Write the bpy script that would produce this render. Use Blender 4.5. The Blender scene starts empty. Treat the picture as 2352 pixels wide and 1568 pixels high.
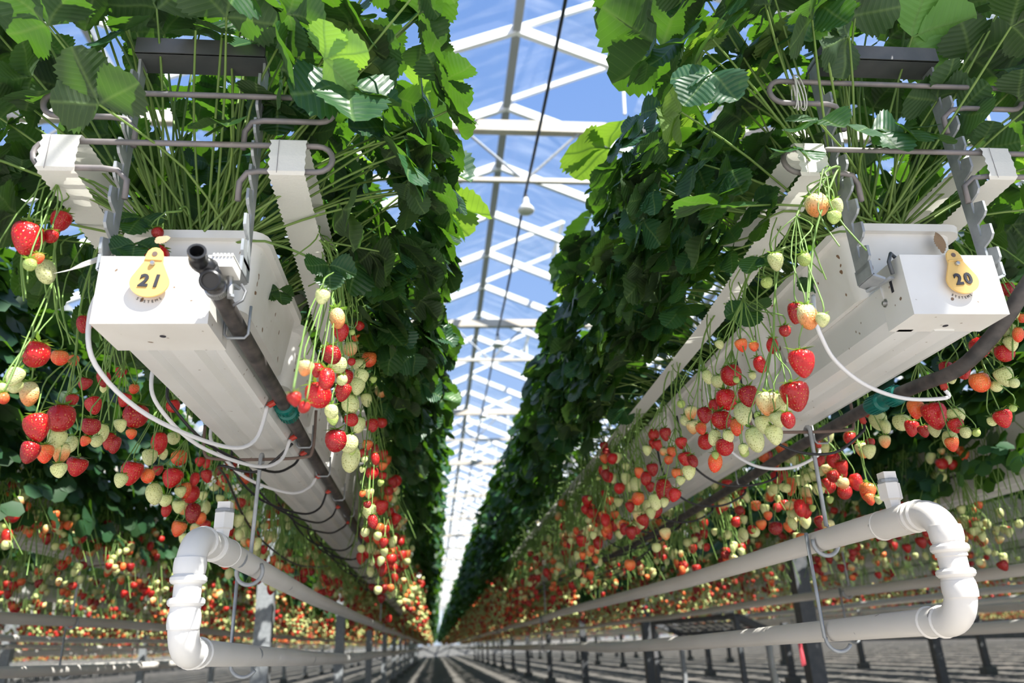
import bpy, math, random
import numpy as np
from mathutils import Vector, Matrix, Quaternion
rnd = random.Random(11)
nrg = np.random.default_rng(5)
PI = math.pi
C = bpy.context.scene.collection
S = bpy.context.scene
UP = 0.8                                   # eye height above the floor; everything is laid out about the eye, then lifted

# ------------------------------------------------------------------ camera
FPX, W, H = 1750.0, 2352, 1568
def camera_axes():
    d = Vector((998 - W / 2, -(1488 - H / 2), -FPX)).normalized()   # the row direction as the lens sees it
    r = math.radians(2.5)
    z = Vector((math.cos(r), math.sin(r), 0)).cross(d).normalized()
    z = -z if z.y < 0 else z
    x = d.cross(z)
    return Matrix((x, d, z))              # rows: world X, Y, Z in lens axes
M3 = camera_axes()
cam = bpy.data.cameras.new('camera'); co = bpy.data.objects.new('camera', cam); C.objects.link(co)
co.matrix_world = M3.to_4x4()
cam.sensor_width = 36; cam.lens = FPX / W * 36; cam.clip_start = 0.02; cam.clip_end = 400
cam.dof.use_dof = True; cam.dof.focus_distance = 1.28; cam.dof.aperture_fstop = 4.2
S.camera = co
def ray(px, py): return M3 @ Vector((px - W / 2, -(py - H / 2), -FPX))
def at_x(px, py, X): r = ray(px, py); return r * (X / r.x)
def at_y(px, py, Y): r = ray(px, py); return r * (Y / r.y)
def depth(p): return -(M3.transposed() @ p).z

# ------------------------------------------------------------------ light
wd = bpy.data.worlds.new('sky'); S.world = wd; wd.use_nodes = True
nt = wd.node_tree; nt.nodes.clear()
tc = nt.nodes.new('ShaderNodeTexCoord'); sep = nt.nodes.new('ShaderNodeSeparateXYZ')
rp = nt.nodes.new('ShaderNodeValToRGB'); bg = nt.nodes.new('ShaderNodeBackground'); ow = nt.nodes.new('ShaderNodeOutputWorld')
nt.links.new(tc.outputs['Generated'], sep.inputs[0]); nt.links.new(sep.outputs['Z'], rp.inputs[0])
rp.color_ramp.elements[0].position = 0.0; rp.color_ramp.elements[0].color = (0.70, 0.83, 1.0, 1)
rp.color_ramp.elements[1].position = 0.85; rp.color_ramp.elements[1].color = (0.17, 0.36, 0.88, 1)
e = rp.color_ramp.elements.new(0.35); e.color = (0.36, 0.56, 0.97, 1)
nt.links.new(rp.outputs[0], bg.inputs[0]); bg.inputs[1].default_value = 0.84
nt.links.new(bg.outputs[0], ow.inputs[0])
sl = bpy.data.lights.new('sun', 'SUN'); so = bpy.data.objects.new('sun', sl); C.objects.link(so)
sl.energy = 12.0; sl.angle = 0.009; sl.color = (1.0, 0.95, 0.87)
SUN = Vector((0.39, -0.47, 0.80)).normalized()
so.rotation_mode = 'QUATERNION'; so.rotation_quaternion = SUN.to_track_quat('Z', 'Y'); so.location = (0, -3, 8)
S.view_settings.view_transform = 'Standard'; S.view_settings.look = 'None'
S.view_settings.gamma = 1; S.view_settings.use_curve_mapping = False
S.view_settings.exposure = 0.22
S.cycles.max_bounces = 8; S.cycles.diffuse_bounces = 4; S.cycles.transparent_max_bounces = 24
S.cycles.transmission_bounces = 6; S.cycles.caustics_reflective = False; S.cycles.caustics_refractive = False
S.cycles.sample_clamp_indirect = 6

# ------------------------------------------------------------------ materials
def mat(name, col, rough=0.5, metal=0.0, spec=0.5, noise=None, specks=None, bump=None, coat=0):
    m = bpy.data.materials.new(name); m.use_nodes = True; t = m.node_tree; b = t.nodes['Principled BSDF']
    b.inputs['Base Color'].default_value = (*col, 1); b.inputs['Roughness'].default_value = rough
    b.inputs['Metallic'].default_value = metal; b.inputs['Specular IOR Level'].default_value = spec
    b.inputs['Coat Weight'].default_value = coat
    cur = None; tcn = t.nodes.new('ShaderNodeTexCoord')
    def mix(fac, a, bcol):
        x = t.nodes.new('ShaderNodeMix'); x.data_type = 'RGBA'; t.links.new(fac, x.inputs[0])
        if a is None: x.inputs[6].default_value = (*col, 1)
        else: t.links.new(a, x.inputs[6])
        x.inputs[7].default_value = (*bcol, 1); return x.outputs[2]
    def ns(scale, lo, hi, detail=3):
        n = t.nodes.new('ShaderNodeTexNoise'); n.inputs['Scale'].default_value = scale; n.inputs['Detail'].default_value = detail
        t.links.new(tcn.outputs['Object'], n.inputs['Vector'])
        r = t.nodes.new('ShaderNodeMapRange'); r.inputs[1].default_value = lo; r.inputs[2].default_value = hi
        t.links.new(n.outputs[0], r.inputs[0]); return r.outputs[0]
    if noise: cur = mix(ns(noise[0], 0.35, 0.7), cur, noise[1])
    if specks: cur = mix(ns(specks[0], specks[2], specks[2] + 0.03, 1), cur, specks[1])
    if cur is not None: t.links.new(cur, b.inputs['Base Color'])
    if bump:
        bn = t.nodes.new('ShaderNodeBump'); bn.inputs['Strength'].default_value = bump[1]; bn.inputs['Distance'].default_value = 0.002
        t.links.new(ns(bump[0], 0, 1), bn.inputs['Height']); t.links.new(bn.outputs[0], b.inputs['Normal'])
    return m
def glow_through(m, col, w):
    """mix a translucent lobe into a material"""
    t = m.node_tree; b = t.nodes['Principled BSDF']; o = t.nodes['Material Output']
    tr = t.nodes.new('ShaderNodeBsdfTranslucent'); tr.inputs[0].default_value = (*col, 1)
    mx = t.nodes.new('ShaderNodeMixShader'); mx.inputs[0].default_value = w
    t.links.new(b.outputs[0], mx.inputs[1]); t.links.new(tr.outputs[0], mx.inputs[2]); t.links.new(mx.outputs[0], o.inputs[0])
    return m
WHITE = mat('white_enamel', (0.78, 0.77, 0.74), 0.32, noise=(9, (0.70, 0.68, 0.64)), specks=(70, (0.22, 0.15, 0.10), 0.735))
GUTTER = mat('white_gutter_steel', (0.74, 0.74, 0.73), 0.3, noise=(6, (0.66, 0.66, 0.64)), specks=(90, (0.30, 0.26, 0.21), 0.75))
TRAY = mat('white_tray_plastic', (0.80, 0.79, 0.77), 0.35, noise=(14, (0.72, 0.70, 0.66)), specks=(60, (0.25, 0.15, 0.09), 0.72))
PVC = mat('cream_pvc', (0.80, 0.76, 0.71), 0.36, noise=(5, (0.74, 0.70, 0.65)), specks=(45, (0.35, 0.33, 0.32), 0.76))
PVC_OLD = mat('scuffed_white_pvc', (0.82, 0.81, 0.79), 0.4, noise=(6, (0.76, 0.75, 0.72)), specks=(16, (0.33, 0.36, 0.40), 0.70))
TAPE = mat('white_webbing', (0.80, 0.79, 0.75), 0.7, bump=(260, 0.3)); glow_through(TAPE, (0.8, 0.78, 0.7), 0.2)
GALV = mat('galvanised_steel', (0.30, 0.32, 0.34), 0.5, 0.35, noise=(40, (0.42, 0.44, 0.46)))
RODM = mat('weathered_steel_rod', (0.17, 0.16, 0.16), 0.55, 0.2, noise=(30, (0.25, 0.22, 0.22)))
RUST = mat('rusty_steel', (0.16, 0.11, 0.09), 0.7, 0.1)
DARKST = mat('dark_steel', (0.10, 0.11, 0.12), 0.55, 0.3, noise=(20, (0.15, 0.15, 0.16)))
HOSE = mat('black_hose_rubber', (0.028, 0.026, 0.027), 0.5, noise=(35, (0.10, 0.085, 0.08)))
BLACK = mat('black_plastic', (0.014, 0.014, 0.016), 0.35)
TUBEW = mat('white_drip_tube', (0.72, 0.72, 0.74), 0.35)
GREENP = mat('teal_green_plastic', (0.0, 0.13, 0.105), 0.35)
REDP = mat('red_plastic', (0.42, 0.035, 0.02), 0.45)
STEEL = mat('bright_steel', (0.5, 0.5, 0.5), 0.35, 0.8)
YELLOW = mat('yellow_tag_plastic', (0.86, 0.62, 0.22), 0.45); glow_through(YELLOW, (0.9, 0.5, 0.1), 0.25)
INK = mat('dark_ink', (0.03, 0.03, 0.04), 0.6)
SOIL = mat('peat_substrate', (0.05, 0.027, 0.015), 0.95, noise=(60, (0.16, 0.09, 0.05)), bump=(80, 1.0))
DRY = mat('dry_leaf', (0.38, 0.27, 0.16), 0.8, noise=(60, (0.25, 0.14, 0.08)))
RAFTER = mat('white_aluminium', (0.84, 0.85, 0.86), 0.4)
RIDGE = mat('grey_ridge_aluminium', (0.42, 0.43, 0.45), 0.45, 0.2)
GIRD = mat('pale_girder_steel', (0.62, 0.58, 0.52), 0.5, noise=(3, (0.50, 0.44, 0.36)))
FLOORM = mat('grey_ground_cloth', (0.115, 0.108, 0.10), 0.9, noise=(2.2, (0.18, 0.165, 0.145)), bump=(30, 0.4))
PATHM = mat('pale_concrete_path', (0.56, 0.525, 0.475), 0.85, noise=(3, (0.48, 0.45, 0.41)))
CONC = mat('concrete_plinth', (0.22, 0.22, 0.215), 0.85, noise=(4, (0.16, 0.16, 0.155)))
BULB = mat('white_bulb_glass', (0.78, 0.77, 0.73), 0.25)
RIBBON = mat('pink_ribbon', (0.75, 0.10, 0.13), 0.6)
STALK = mat('green_stalk', (0.16, 0.27, 0.055), 0.5, noise=(12, (0.22, 0.33, 0.085))); glow_through(STALK, (0.45, 0.6, 0.1), 0.2)
STALKD = mat('hanging_stalk', (0.22, 0.37, 0.09), 0.5); glow_through(STALKD, (0.45, 0.6, 0.12), 0.2)
CALYX = mat('calyx_green', (0.13, 0.27, 0.04), 0.5); glow_through(CALYX, (0.35, 0.55, 0.06), 0.25)
PETAL = mat('white_petal', (0.85, 0.85, 0.82), 0.6); PISTIL = mat('yellow_flower_centre', (0.65, 0.45, 0.05), 0.7)

def glass_mat():
    m = bpy.data.materials.new('roof_glass'); m.use_nodes = True; t = m.node_tree; t.nodes.clear()
    tr = t.nodes.new('ShaderNodeBsdfTransparent'); tr.inputs[0].default_value = (0.93, 0.96, 0.97, 1)
    gl = t.nodes.new('ShaderNodeBsdfGlossy'); gl.inputs['Roughness'].default_value = 0.05
    df = t.nodes.new('ShaderNodeBsdfDiffuse'); df.inputs[0].default_value = (0.85, 0.9, 0.95, 1)
    tl = t.nodes.new('ShaderNodeBsdfTranslucent'); tl.inputs[0].default_value = (0.85, 0.9, 0.95, 1)
    tcn = t.nodes.new('ShaderNodeTexCoord'); mp = t.nodes.new('ShaderNodeMapping'); mp.inputs['Scale'].default_value = (1.2, 6, 1.2)
    n = t.nodes.new('ShaderNodeTexNoise'); n.inputs['Scale'].default_value = 1.3; n.inputs['Detail'].default_value = 4
    r = t.nodes.new('ShaderNodeMapRange'); r.inputs[1].default_value = 0.48; r.inputs[2].default_value = 0.80; r.inputs[3].default_value = 0.02; r.inputs[4].default_value = 0.20  # streaky white haze: dirt and condensation, plus reflections painted into the glass
    t.links.new(tcn.outputs['Object'], mp.inputs[0]); t.links.new(mp.outputs[0], n.inputs['Vector']); t.links.new(n.outputs[0], r.inputs[0])
    m0 = t.nodes.new('ShaderNodeMixShader'); t.links.new(df.outputs[0], m0.inputs[1]); t.links.new(tl.outputs[0], m0.inputs[2])
    m1 = t.nodes.new('ShaderNodeMixShader'); t.links.new(r.outputs[0], m1.inputs[0]); t.links.new(tr.outputs[0], m1.inputs[1]); t.links.new(m0.outputs[0], m1.inputs[2])
    m2 = t.nodes.new('ShaderNodeMixShader'); m2.inputs[0].default_value = 0.05; t.links.new(m1.outputs[0], m2.inputs[1]); t.links.new(gl.outputs[0], m2.inputs[2])
    o = t.nodes.new('ShaderNodeOutputMaterial'); t.links.new(m2.outputs[0], o.inputs[0]); return m
GLASS = glass_mat()

def leaf_mat(name, top, under, glow, veins=True):
    m = bpy.data.materials.new(name); m.use_nodes = True; t = m.node_tree; L = t.links.new
    b = t.nodes['Principled BSDF']; o = t.nodes['Material Output']
    geo = t.nodes.new('ShaderNodeNewGeometry'); oi = t.nodes.new('ShaderNodeObjectInfo')
    def mixc(a, c, fac=None):
        x = t.nodes.new('ShaderNodeMix'); x.data_type = 'RGBA'
        for s, v in ((6, a), (7, c)):
            if isinstance(v, tuple): x.inputs[s].default_value = (*v, 1)
            else: L(v, x.inputs[s])
        if fac is not None: L(fac, x.inputs[0])
        return x.outputs[2]
    base = mixc(top, under, geo.outputs['Backfacing'])
    def mth(op, a, c=None):
        x = t.nodes.new('ShaderNodeMath'); x.operation = op
        for s, v in ((0, a), (1, c)):
            if v is None: continue
            if isinstance(v, (int, float)): x.inputs[s].default_value = v
            else: L(v, x.inputs[s])
        return x.outputs[0]
    rv = oi.outputs['Random'] if veins else geo.outputs['Random Per Island']
    hsv = t.nodes.new('ShaderNodeHueSaturation')
    L(mth('MULTIPLY_ADD', rv, 0.045), hsv.inputs['Hue']); hsv.inputs['Hue'].links[0].from_node.inputs[2].default_value = 0.48
    vv = mth('MULTIPLY_ADD', rv, 0.75); L(vv, hsv.inputs['Value']); hsv.inputs['Value'].links[0].from_node.inputs[2].default_value = 0.65
    L(base, hsv.inputs['Color']); col = hsv.outputs[0]
    rough = mth('MULTIPLY_ADD', geo.outputs['Backfacing'], 0.2); rough.node.inputs[2].default_value = 0.40 if veins else 0.55
    L(rough, b.inputs['Roughness']); b.inputs['Specular IOR Level'].default_value = 0.45
    tr = t.nodes.new('ShaderNodeBsdfTranslucent'); tcol = glow
    if veins:
        uv = t.nodes.new('ShaderNodeUVMap'); sp = t.nodes.new('ShaderNodeSeparateXYZ'); L(uv.outputs[0], sp.inputs[0])
        au = mth('ABSOLUTE', sp.outputs['X'])
        mid = mth('SUBTRACT', 1.0, mth('MULTIPLY', au, 22.0)); mid = mth('MAXIMUM', mid, 0.0)
        ph = mth('MULTIPLY', mth('SUBTRACT', sp.outputs['Y'], mth('MULTIPLY', au, 0.42)), 8.5)
        tri = mth('ABSOLUTE', mth('SUBTRACT', mth('FRACT', mth('ADD', ph, 20.0)), 0.5))        # 0.5 on a vein
        lat = mth('MAXIMUM', mth('MULTIPLY', mth('SUBTRACT', tri, 0.42), 12.5), 0.0)
        vein = mth('MINIMUM', mth('MAXIMUM', mid, mth('MULTIPLY', lat, 0.55)), 1.0)
        col = mixc(col, (0.22, 0.36, 0.10), mth('MULTIPLY', vein, 0.38))
        tcol = mixc(glow, (0.12, 0.26, 0.02), vein)
        hgt = mth('SUBTRACT', mth('MULTIPLY', mth('SUBTRACT', 0.5, tri), 1.6), mth('MULTIPLY', mid, 0.6))
        bn = t.nodes.new('ShaderNodeBump'); bn.inputs['Strength'].default_value = 0.28; bn.inputs['Distance'].default_value = 0.003
        L(hgt, bn.inputs['Height']); L(bn.outputs[0], b.inputs['Normal'])
    L(col, b.inputs['Base Color'])
    if isinstance(tcol, tuple): tr.inputs[0].default_value = (*tcol, 1)
    else: L(tcol, tr.inputs[0])
    mx = t.nodes.new('ShaderNodeMixShader'); mx.inputs[0].default_value = 0.30
    L(b.outputs[0], mx.inputs[1]); L(tr.outputs[0], mx.inputs[2]); L(mx.outputs[0], o.inputs[0])
    return m
LEAF = leaf_mat('strawberry_leaf', (0.018, 0.066, 0.022), (0.042, 0.078, 0.034), (0.115, 0.30, 0.013))
LEAFY = leaf_mat('young_strawberry_leaf', (0.07, 0.19, 0.03), (0.13, 0.24, 0.06), (0.36, 0.62, 0.04))
LEAFF = leaf_mat('distant_strawberry_leaf', (0.020, 0.070, 0.022), (0.050, 0.092, 0.038), (0.13, 0.32, 0.015), veins=False)

def berry_mat(name, col, tip, seed, var, shine=0.28):
    m = bpy.data.materials.new(name); m.use_nodes = True; t = m.node_tree; L = t.links.new; b = t.nodes['Principled BSDF']
    tcn = t.nodes.new('ShaderNodeTexCoord'); mp = t.nodes.new('ShaderNodeMapping'); mp.inputs['Scale'].default_value = (1, 1, 0.8)
    L(tcn.outputs['Object'], mp.inputs[0])
    vo = t.nodes.new('ShaderNodeTexVoronoi'); vo.inputs['Scale'].default_value = 10.5; vo.inputs['Randomness'].default_value = 0.55
    L(mp.outputs[0], vo.inputs['Vector'])
    sd = t.nodes.new('ShaderNodeMapRange'); sd.inputs[1].default_value = 0.17; sd.inputs[2].default_value = 0.25; sd.inputs[3].default_value = 1; sd.inputs[4].default_value = 0
    L(vo.outputs['Distance'], sd.inputs[0])
    sp = t.nodes.new('ShaderNodeSeparateXYZ'); L(tcn.outputs['Object'], sp.inputs[0])
    oi = t.nodes.new('ShaderNodeObjectInfo')
    nz = t.nodes.new('ShaderNodeTexNoise'); nz.inputs['Scale'].default_value = 1.6; L(tcn.outputs['Object'], nz.inputs['Vector'])
    ad = t.nodes.new('ShaderNodeMath'); ad.operation = 'MULTIPLY_ADD'; L(nz.outputs[0], ad.inputs[0]); ad.inputs[1].default_value = 0.9; L(sp.outputs['Z'], ad.inputs[2])
    gr = t.nodes.new('ShaderNodeMapRange'); gr.inputs[1].default_value = -0.35; gr.inputs[2].default_value = 0.25; L(ad.outputs[0], gr.inputs[0])
    mx = t.nodes.new('ShaderNodeMix'); mx.data_type = 'RGBA'; L(gr.outputs[0], mx.inputs[0]); mx.inputs[6].default_value = (*tip, 1); mx.inputs[7].default_value = (*col, 1)
    hs = t.nodes.new('ShaderNodeHueSaturation'); L(mx.outputs[2], hs.inputs['Color'])
    mv = t.nodes.new('ShaderNodeMapRange'); mv.inputs[3].default_value = 1 - var; mv.inputs[4].default_value = 1 + var * 0.7; L(oi.outputs['Random'], mv.inputs[0]); L(mv.outputs[0], hs.inputs['Value'])
    m2 = t.nodes.new('ShaderNodeMix'); m2.data_type = 'RGBA'; L(sd.outputs[0], m2.inputs[0]); L(hs.outputs[0], m2.inputs[6]); m2.inputs[7].default_value = (*seed, 1)
    L(m2.outputs[2], b.inputs['Base Color']); b.inputs['Roughness'].default_value = shine; b.inputs['Specular IOR Level'].default_value = 0.5
    b.inputs['Subsurface Weight'].default_value = 0.05; b.inputs['Subsurface Radius'].default_value = (0.25, 0.08, 0.05); b.inputs['Subsurface Scale'].default_value = 0.01
    bm_ = t.nodes.new('ShaderNodeMapRange'); bm_.inputs[1].default_value = 0.1; bm_.inputs[2].default_value = 0.5; L(vo.outputs['Distance'], bm_.inputs[0])
    bn = t.nodes.new('ShaderNodeBump'); bn.inputs['Strength'].default_value = 0.5; bn.inputs['Distance'].default_value = 0.002; L(bm_.outputs[0], bn.inputs['Height']); L(bn.outputs[0], b.inputs['Normal'])
    return m
BM = {
 'R': berry_mat('ripe_red_berry', (0.47, 0.009, 0.010), (0.43, 0.006, 0.010), (0.62, 0.26, 0.05), 0.30),
 'D': berry_mat('deep_red_berry', (0.33, 0.006, 0.010), (0.30, 0.005, 0.010), (0.55, 0.25, 0.06), 0.25),
 'O': berry_mat('turning_orange_berry', (0.80, 0.19, 0.045), (0.72, 0.05, 0.015), (0.80, 0.55, 0.15), 0.18),
 'H': berry_mat('half_ripe_pale_berry', (0.70, 0.66, 0.30), (0.78, 0.28, 0.09), (0.45, 0.25, 0.06), 0.15, 0.36),
 'P': berry_mat('pale_unripe_berry', (0.60, 0.66, 0.26), (0.66, 0.68, 0.33), (0.30, 0.30, 0.06), 0.15, 0.36),
 'G': berry_mat('small_green_berry', (0.40, 0.52, 0.13), (0.42, 0.54, 0.15), (0.26, 0.27, 0.05), 0.2, 0.4)}
FAR = {k: mat('distant_berry_' + n, c, 0.35) for k, n, c in (('R', 'red', (0.48, 0.012, 0.010)), ('O', 'orange', (0.75, 0.14, 0.03)), ('P', 'pale', (0.56, 0.62, 0.24)), ('G', 'green', (0.38, 0.50, 0.14)))}

# ------------------------------------------------------------------ mesh building
class MB:
    def __init__(s): s.v = []; s.f = []; s.m = []; s.mi = 0
    def add(s, vs, fs):
        b = len(s.v); s.v += [tuple(v) for v in vs]; s.f += [tuple(i + b for i in f) for f in fs]; s.m += [s.mi] * len(fs); return s
    def box(s, a, b, R=None, o=None):
        a = Vector(a); b = Vector(b)
        vs = [Vector((x, y, z)) for x in (a.x, b.x) for y in (a.y, b.y) for z in (a.z, b.z)]
        if R is not None: o = Vector(o); vs = [R @ (v - o) + o for v in vs]
        return s.add(vs, [(0, 1, 3, 2), (4, 6, 7, 5), (0, 4, 5, 1), (2, 3, 7, 6), (0, 2, 6, 4), (1, 5, 7, 3)])
    def bar(s, p, q, w, h, up=(0, 0, 1)):
        p = Vector(p); q = Vector(q); d = (q - p).normalized(); x = d.cross(Vector(up)).normalized(); y = x.cross(d)
        vs = [c + x * i * w / 2 + y * j * h / 2 for c in (p, q) for i, j in ((-1, -1), (1, -1), (1, 1), (-1, 1))]
        return s.add(vs, [(0, 1, 2, 3), (7, 6, 5, 4), (0, 4, 5, 1), (1, 5, 6, 2), (2, 6, 7, 3), (3, 7, 4, 0)])
    def tube(s, pts, r, n=8, cap=True):
        pts = [Vector(p) for p in pts]; k = len(pts); rs = r if isinstance(r, (list, tuple)) else [r] * k
        t = [(pts[min(i + 1, k - 1)] - pts[max(i - 1, 0)]).normalized() for i in range(k)]
        x = t[0].orthogonal().normalized(); vs = []
        for i in range(k):
            x = (x - t[i] * x.dot(t[i])); x = x.normalized() if x.length > 1e-6 else t[i].orthogonal().normalized()
            y = t[i].cross(x)
            vs += [pts[i] + (x * math.cos(a * 2 * PI / n) + y * math.sin(a * 2 * PI / n)) * rs[i] for a in range(n)]
        fs = [(i * n + a, i * n + (a + 1) % n, (i + 1) * n + (a + 1) % n, (i + 1) * n + a) for i in range(k - 1) for a in range(n)]
        if cap: fs += [tuple(range(n))[::-1], tuple((k - 1) * n + a for a in range(n))]
        return s.add(vs, fs)
    def lathe(s, prof, o=(0, 0, 0), ax=(0, 0, 1), n=16):
        o = Vector(o); ax = Vector(ax).normalized(); x = ax.orthogonal().normalized(); y = ax.cross(x)
        vs = [o + ax * h + (x * math.cos(a * 2 * PI / n) + y * math.sin(a * 2 * PI / n)) * r for r, h in prof for a in range(n)]
        k = len(prof)
        fs = [(i * n + a, i * n + (a + 1) % n, (i + 1) * n + (a + 1) % n, (i + 1) * n + a) for i in range(k - 1) for a in range(n)]
        fs += [tuple(range(n))[::-1], tuple((k - 1) * n + a for a in range(n))]
        return s.add(vs, fs)
    def prism(s, poly, y0, y1):
        """a closed outline (x, z) swept along the row direction"""
        n = len(poly); vs = [(x, y, z) for y in (y0, y1) for x, z in poly]
        return s.add(vs, [(i, (i + 1) % n, n + (i + 1) % n, n + i) for i in range(n)] + [tuple(range(n))[::-1], tuple(range(n, 2 * n))])
    def build(s, name, mats, parent=None, smooth=False, org=None):
        me = bpy.data.meshes.new(name)
        o_ = Vector(org) if org is not None else (world_of(parent) if parent is not None else Vector((0, 0, 0)))
        me.from_pydata([(v[0] - o_.x, v[1] - o_.y, v[2] - o_.z) for v in s.v], [], s.f)
        ms = mats if isinstance(mats, (list, tuple)) else [mats]
        for m in ms: me.materials.append(m)
        if len(ms) > 1: me.polygons.foreach_set('material_index', s.m)
        if smooth: me.polygons.foreach_set('use_smooth', [True] * len(me.polygons))
        ob = bpy.data.objects.new(name, me); C.objects.link(ob)
        if parent is not None: ob.parent = parent
        elif org is not None: ob.location = o_
        return ob
def smooth_by_angle(ob, deg=40):
    ob.data.shade_smooth() if hasattr(ob.data, 'shade_smooth') else None
    ob.data.set_sharp_from_angle(angle=math.radians(deg)); return ob
def world_of(o):
    p = Vector((0, 0, 0))
    while o is not None: p = p + o.location; o = o.parent
    return p
def tag(o, label, cat, group=None, kind=None):
    if label: o['label'] = label
    if cat: o['category'] = cat
    if group: o['group'] = group
    if kind: o['kind'] = kind
    return o
def thing(name, label, cat, loc=(0, 0, 0), group=None, kind=None):
    o = bpy.data.objects.new(name, None); C.objects.link(o); o.location = loc; o.empty_display_size = 0.05
    return tag(o, label, cat, group, kind)
def inst(name, me, parent, loc, rot=None, sc=1.0):
    o = bpy.data.objects.new(name, me); C.objects.link(o); o.parent = parent
    o.location = loc
    if rot is not None: o.rotation_mode = 'QUATERNION'; o.rotation_quaternion = rot
    o.scale = (sc, sc, sc) if isinstance(sc, (int, float)) else sc
    return o
def cat_rom(P, n):
    P = [Vector(p) for p in P]; Q = [P[0]] + P + [P[-1]]; out = []
    for i in range(1, len(Q) - 2):
        for j in range(n):
            t = j / n; a, b, c, d = Q[i - 1:i + 3]
            out.append(0.5 * ((2 * b) + (c - a) * t + (2 * a - 5 * b + 4 * c - d) * t * t + (3 * b - a - 3 * c + d) * t ** 3))
    return out + [P[-1]]
def arc(c, r, u, v, a0, a1, n=8):
    c = Vector(c); u = Vector(u); v = Vector(v)
    return [c + u * r * math.cos(a0 + (a1 - a0) * i / n) + v * r * math.sin(a0 + (a1 - a0) * i / n) for i in range(n + 1)]
ORD = ['first', 'second', 'third', 'fourth', 'fifth', 'sixth', 'seventh', 'eighth', 'ninth', 'tenth', 'eleventh', 'twelfth', 'thirteenth', 'fourteenth', 'fifteenth', 'sixteenth', 'seventeenth', 'eighteenth', 'nineteenth']
for te, tn in (('twent', 'twenty'), ('thirt', 'thirty'), ('fort', 'forty'), ('fift', 'fifty'), ('sixt', 'sixty')): ORD += [te + 'ieth'] + [tn + '-' + u for u in ORD[:9]]

# ------------------------------------------------------------------ setting: floor, end wall, roof
YE = 96.0; PITCH = 1.155; XL, XR = -0.375, 0.78
NLEFT, NRIGHT = 16, 26
ROWX = [XL - PITCH * k for k in range(NLEFT, 0, -1)] + [XL, XR] + [XR + PITCH * k for k in range(1, NRIGHT + 1)]
NEARX = ROWX[NLEFT - 3:NLEFT + 6]
def side_of(xc): return 'left' if xc < 0 else 'right'
def out_of(xc): return abs(ROWX.index(xc) - (NLEFT if xc <= XL else NLEFT + 1))
pth = MB().add([(-40, -9, -UP), (40, -9, -UP), (40, 1.25, -UP), (-40, 1.25, -UP)], [(0, 1, 2, 3)]).build('path', PATHM); tag(pth, 'pale concrete main path running across the row ends', 'path', kind='structure')
fl = MB().add([(-40, 1.25, -UP), (40, 1.25, -UP), (40, YE, -UP), (-40, YE, -UP)], [(0, 1, 2, 3)]).build('floor', FLOORM); tag(fl, 'dark grey ground cloth striped with sunlight between the rows', 'floor', kind='structure')
wb = thing('wall_back', 'far end wall of the greenhouse with a low concrete plinth', 'wall', (0.7, YE, -UP), kind='structure')
MB().box((-40, YE, -UP), (40, YE + 0.25, 0.30)).build('plinth', CONC, wb)
for k in range(-12, 13): MB().bar((0.7 + k * 1.75, YE + 0.1, -0.25), (0.7 + k * 1.75, YE + 0.1, 4.4), 0.08, 0.08, (0, 1, 0)).build('mullion', RAFTER, wb)
RZ, GZ, SPAN, RX0, GX0, BAY, B0 = 4.8, 4.0, 3.5, 0.70, -1.05, 0.981, 4.94
for sx_, nm in ((-20, 'wall_left'), (32, 'wall_right')):
    w_ = thing(nm, 'long side wall of the greenhouse with a grey plinth and glazing bars', 'wall', (sx_, 40, -UP), kind='structure')
    MB().box((sx_ - 0.1, 1.0, -UP), (sx_ + 0.1, YE, 0.55)).build('plinth', CONC, w_)
    tag(MB().box((sx_ - 0.03, 1.0, 0.55), (sx_ + 0.03, YE, 0.60)).build('sill', RAFTER, w_), None, None)
ceil = thing('ceiling', 'pitched glass greenhouse roof with white glazing bars and grey ridges', 'roof', (0, 0, GZ), kind='structure')
NB = range(-9, 92)
spans = (-3, -2, -1, 0, 1, 2, 3)
vents = {n for n in NB if n % 4 == 0}
far_g = MB(); far_r = MB()
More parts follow.
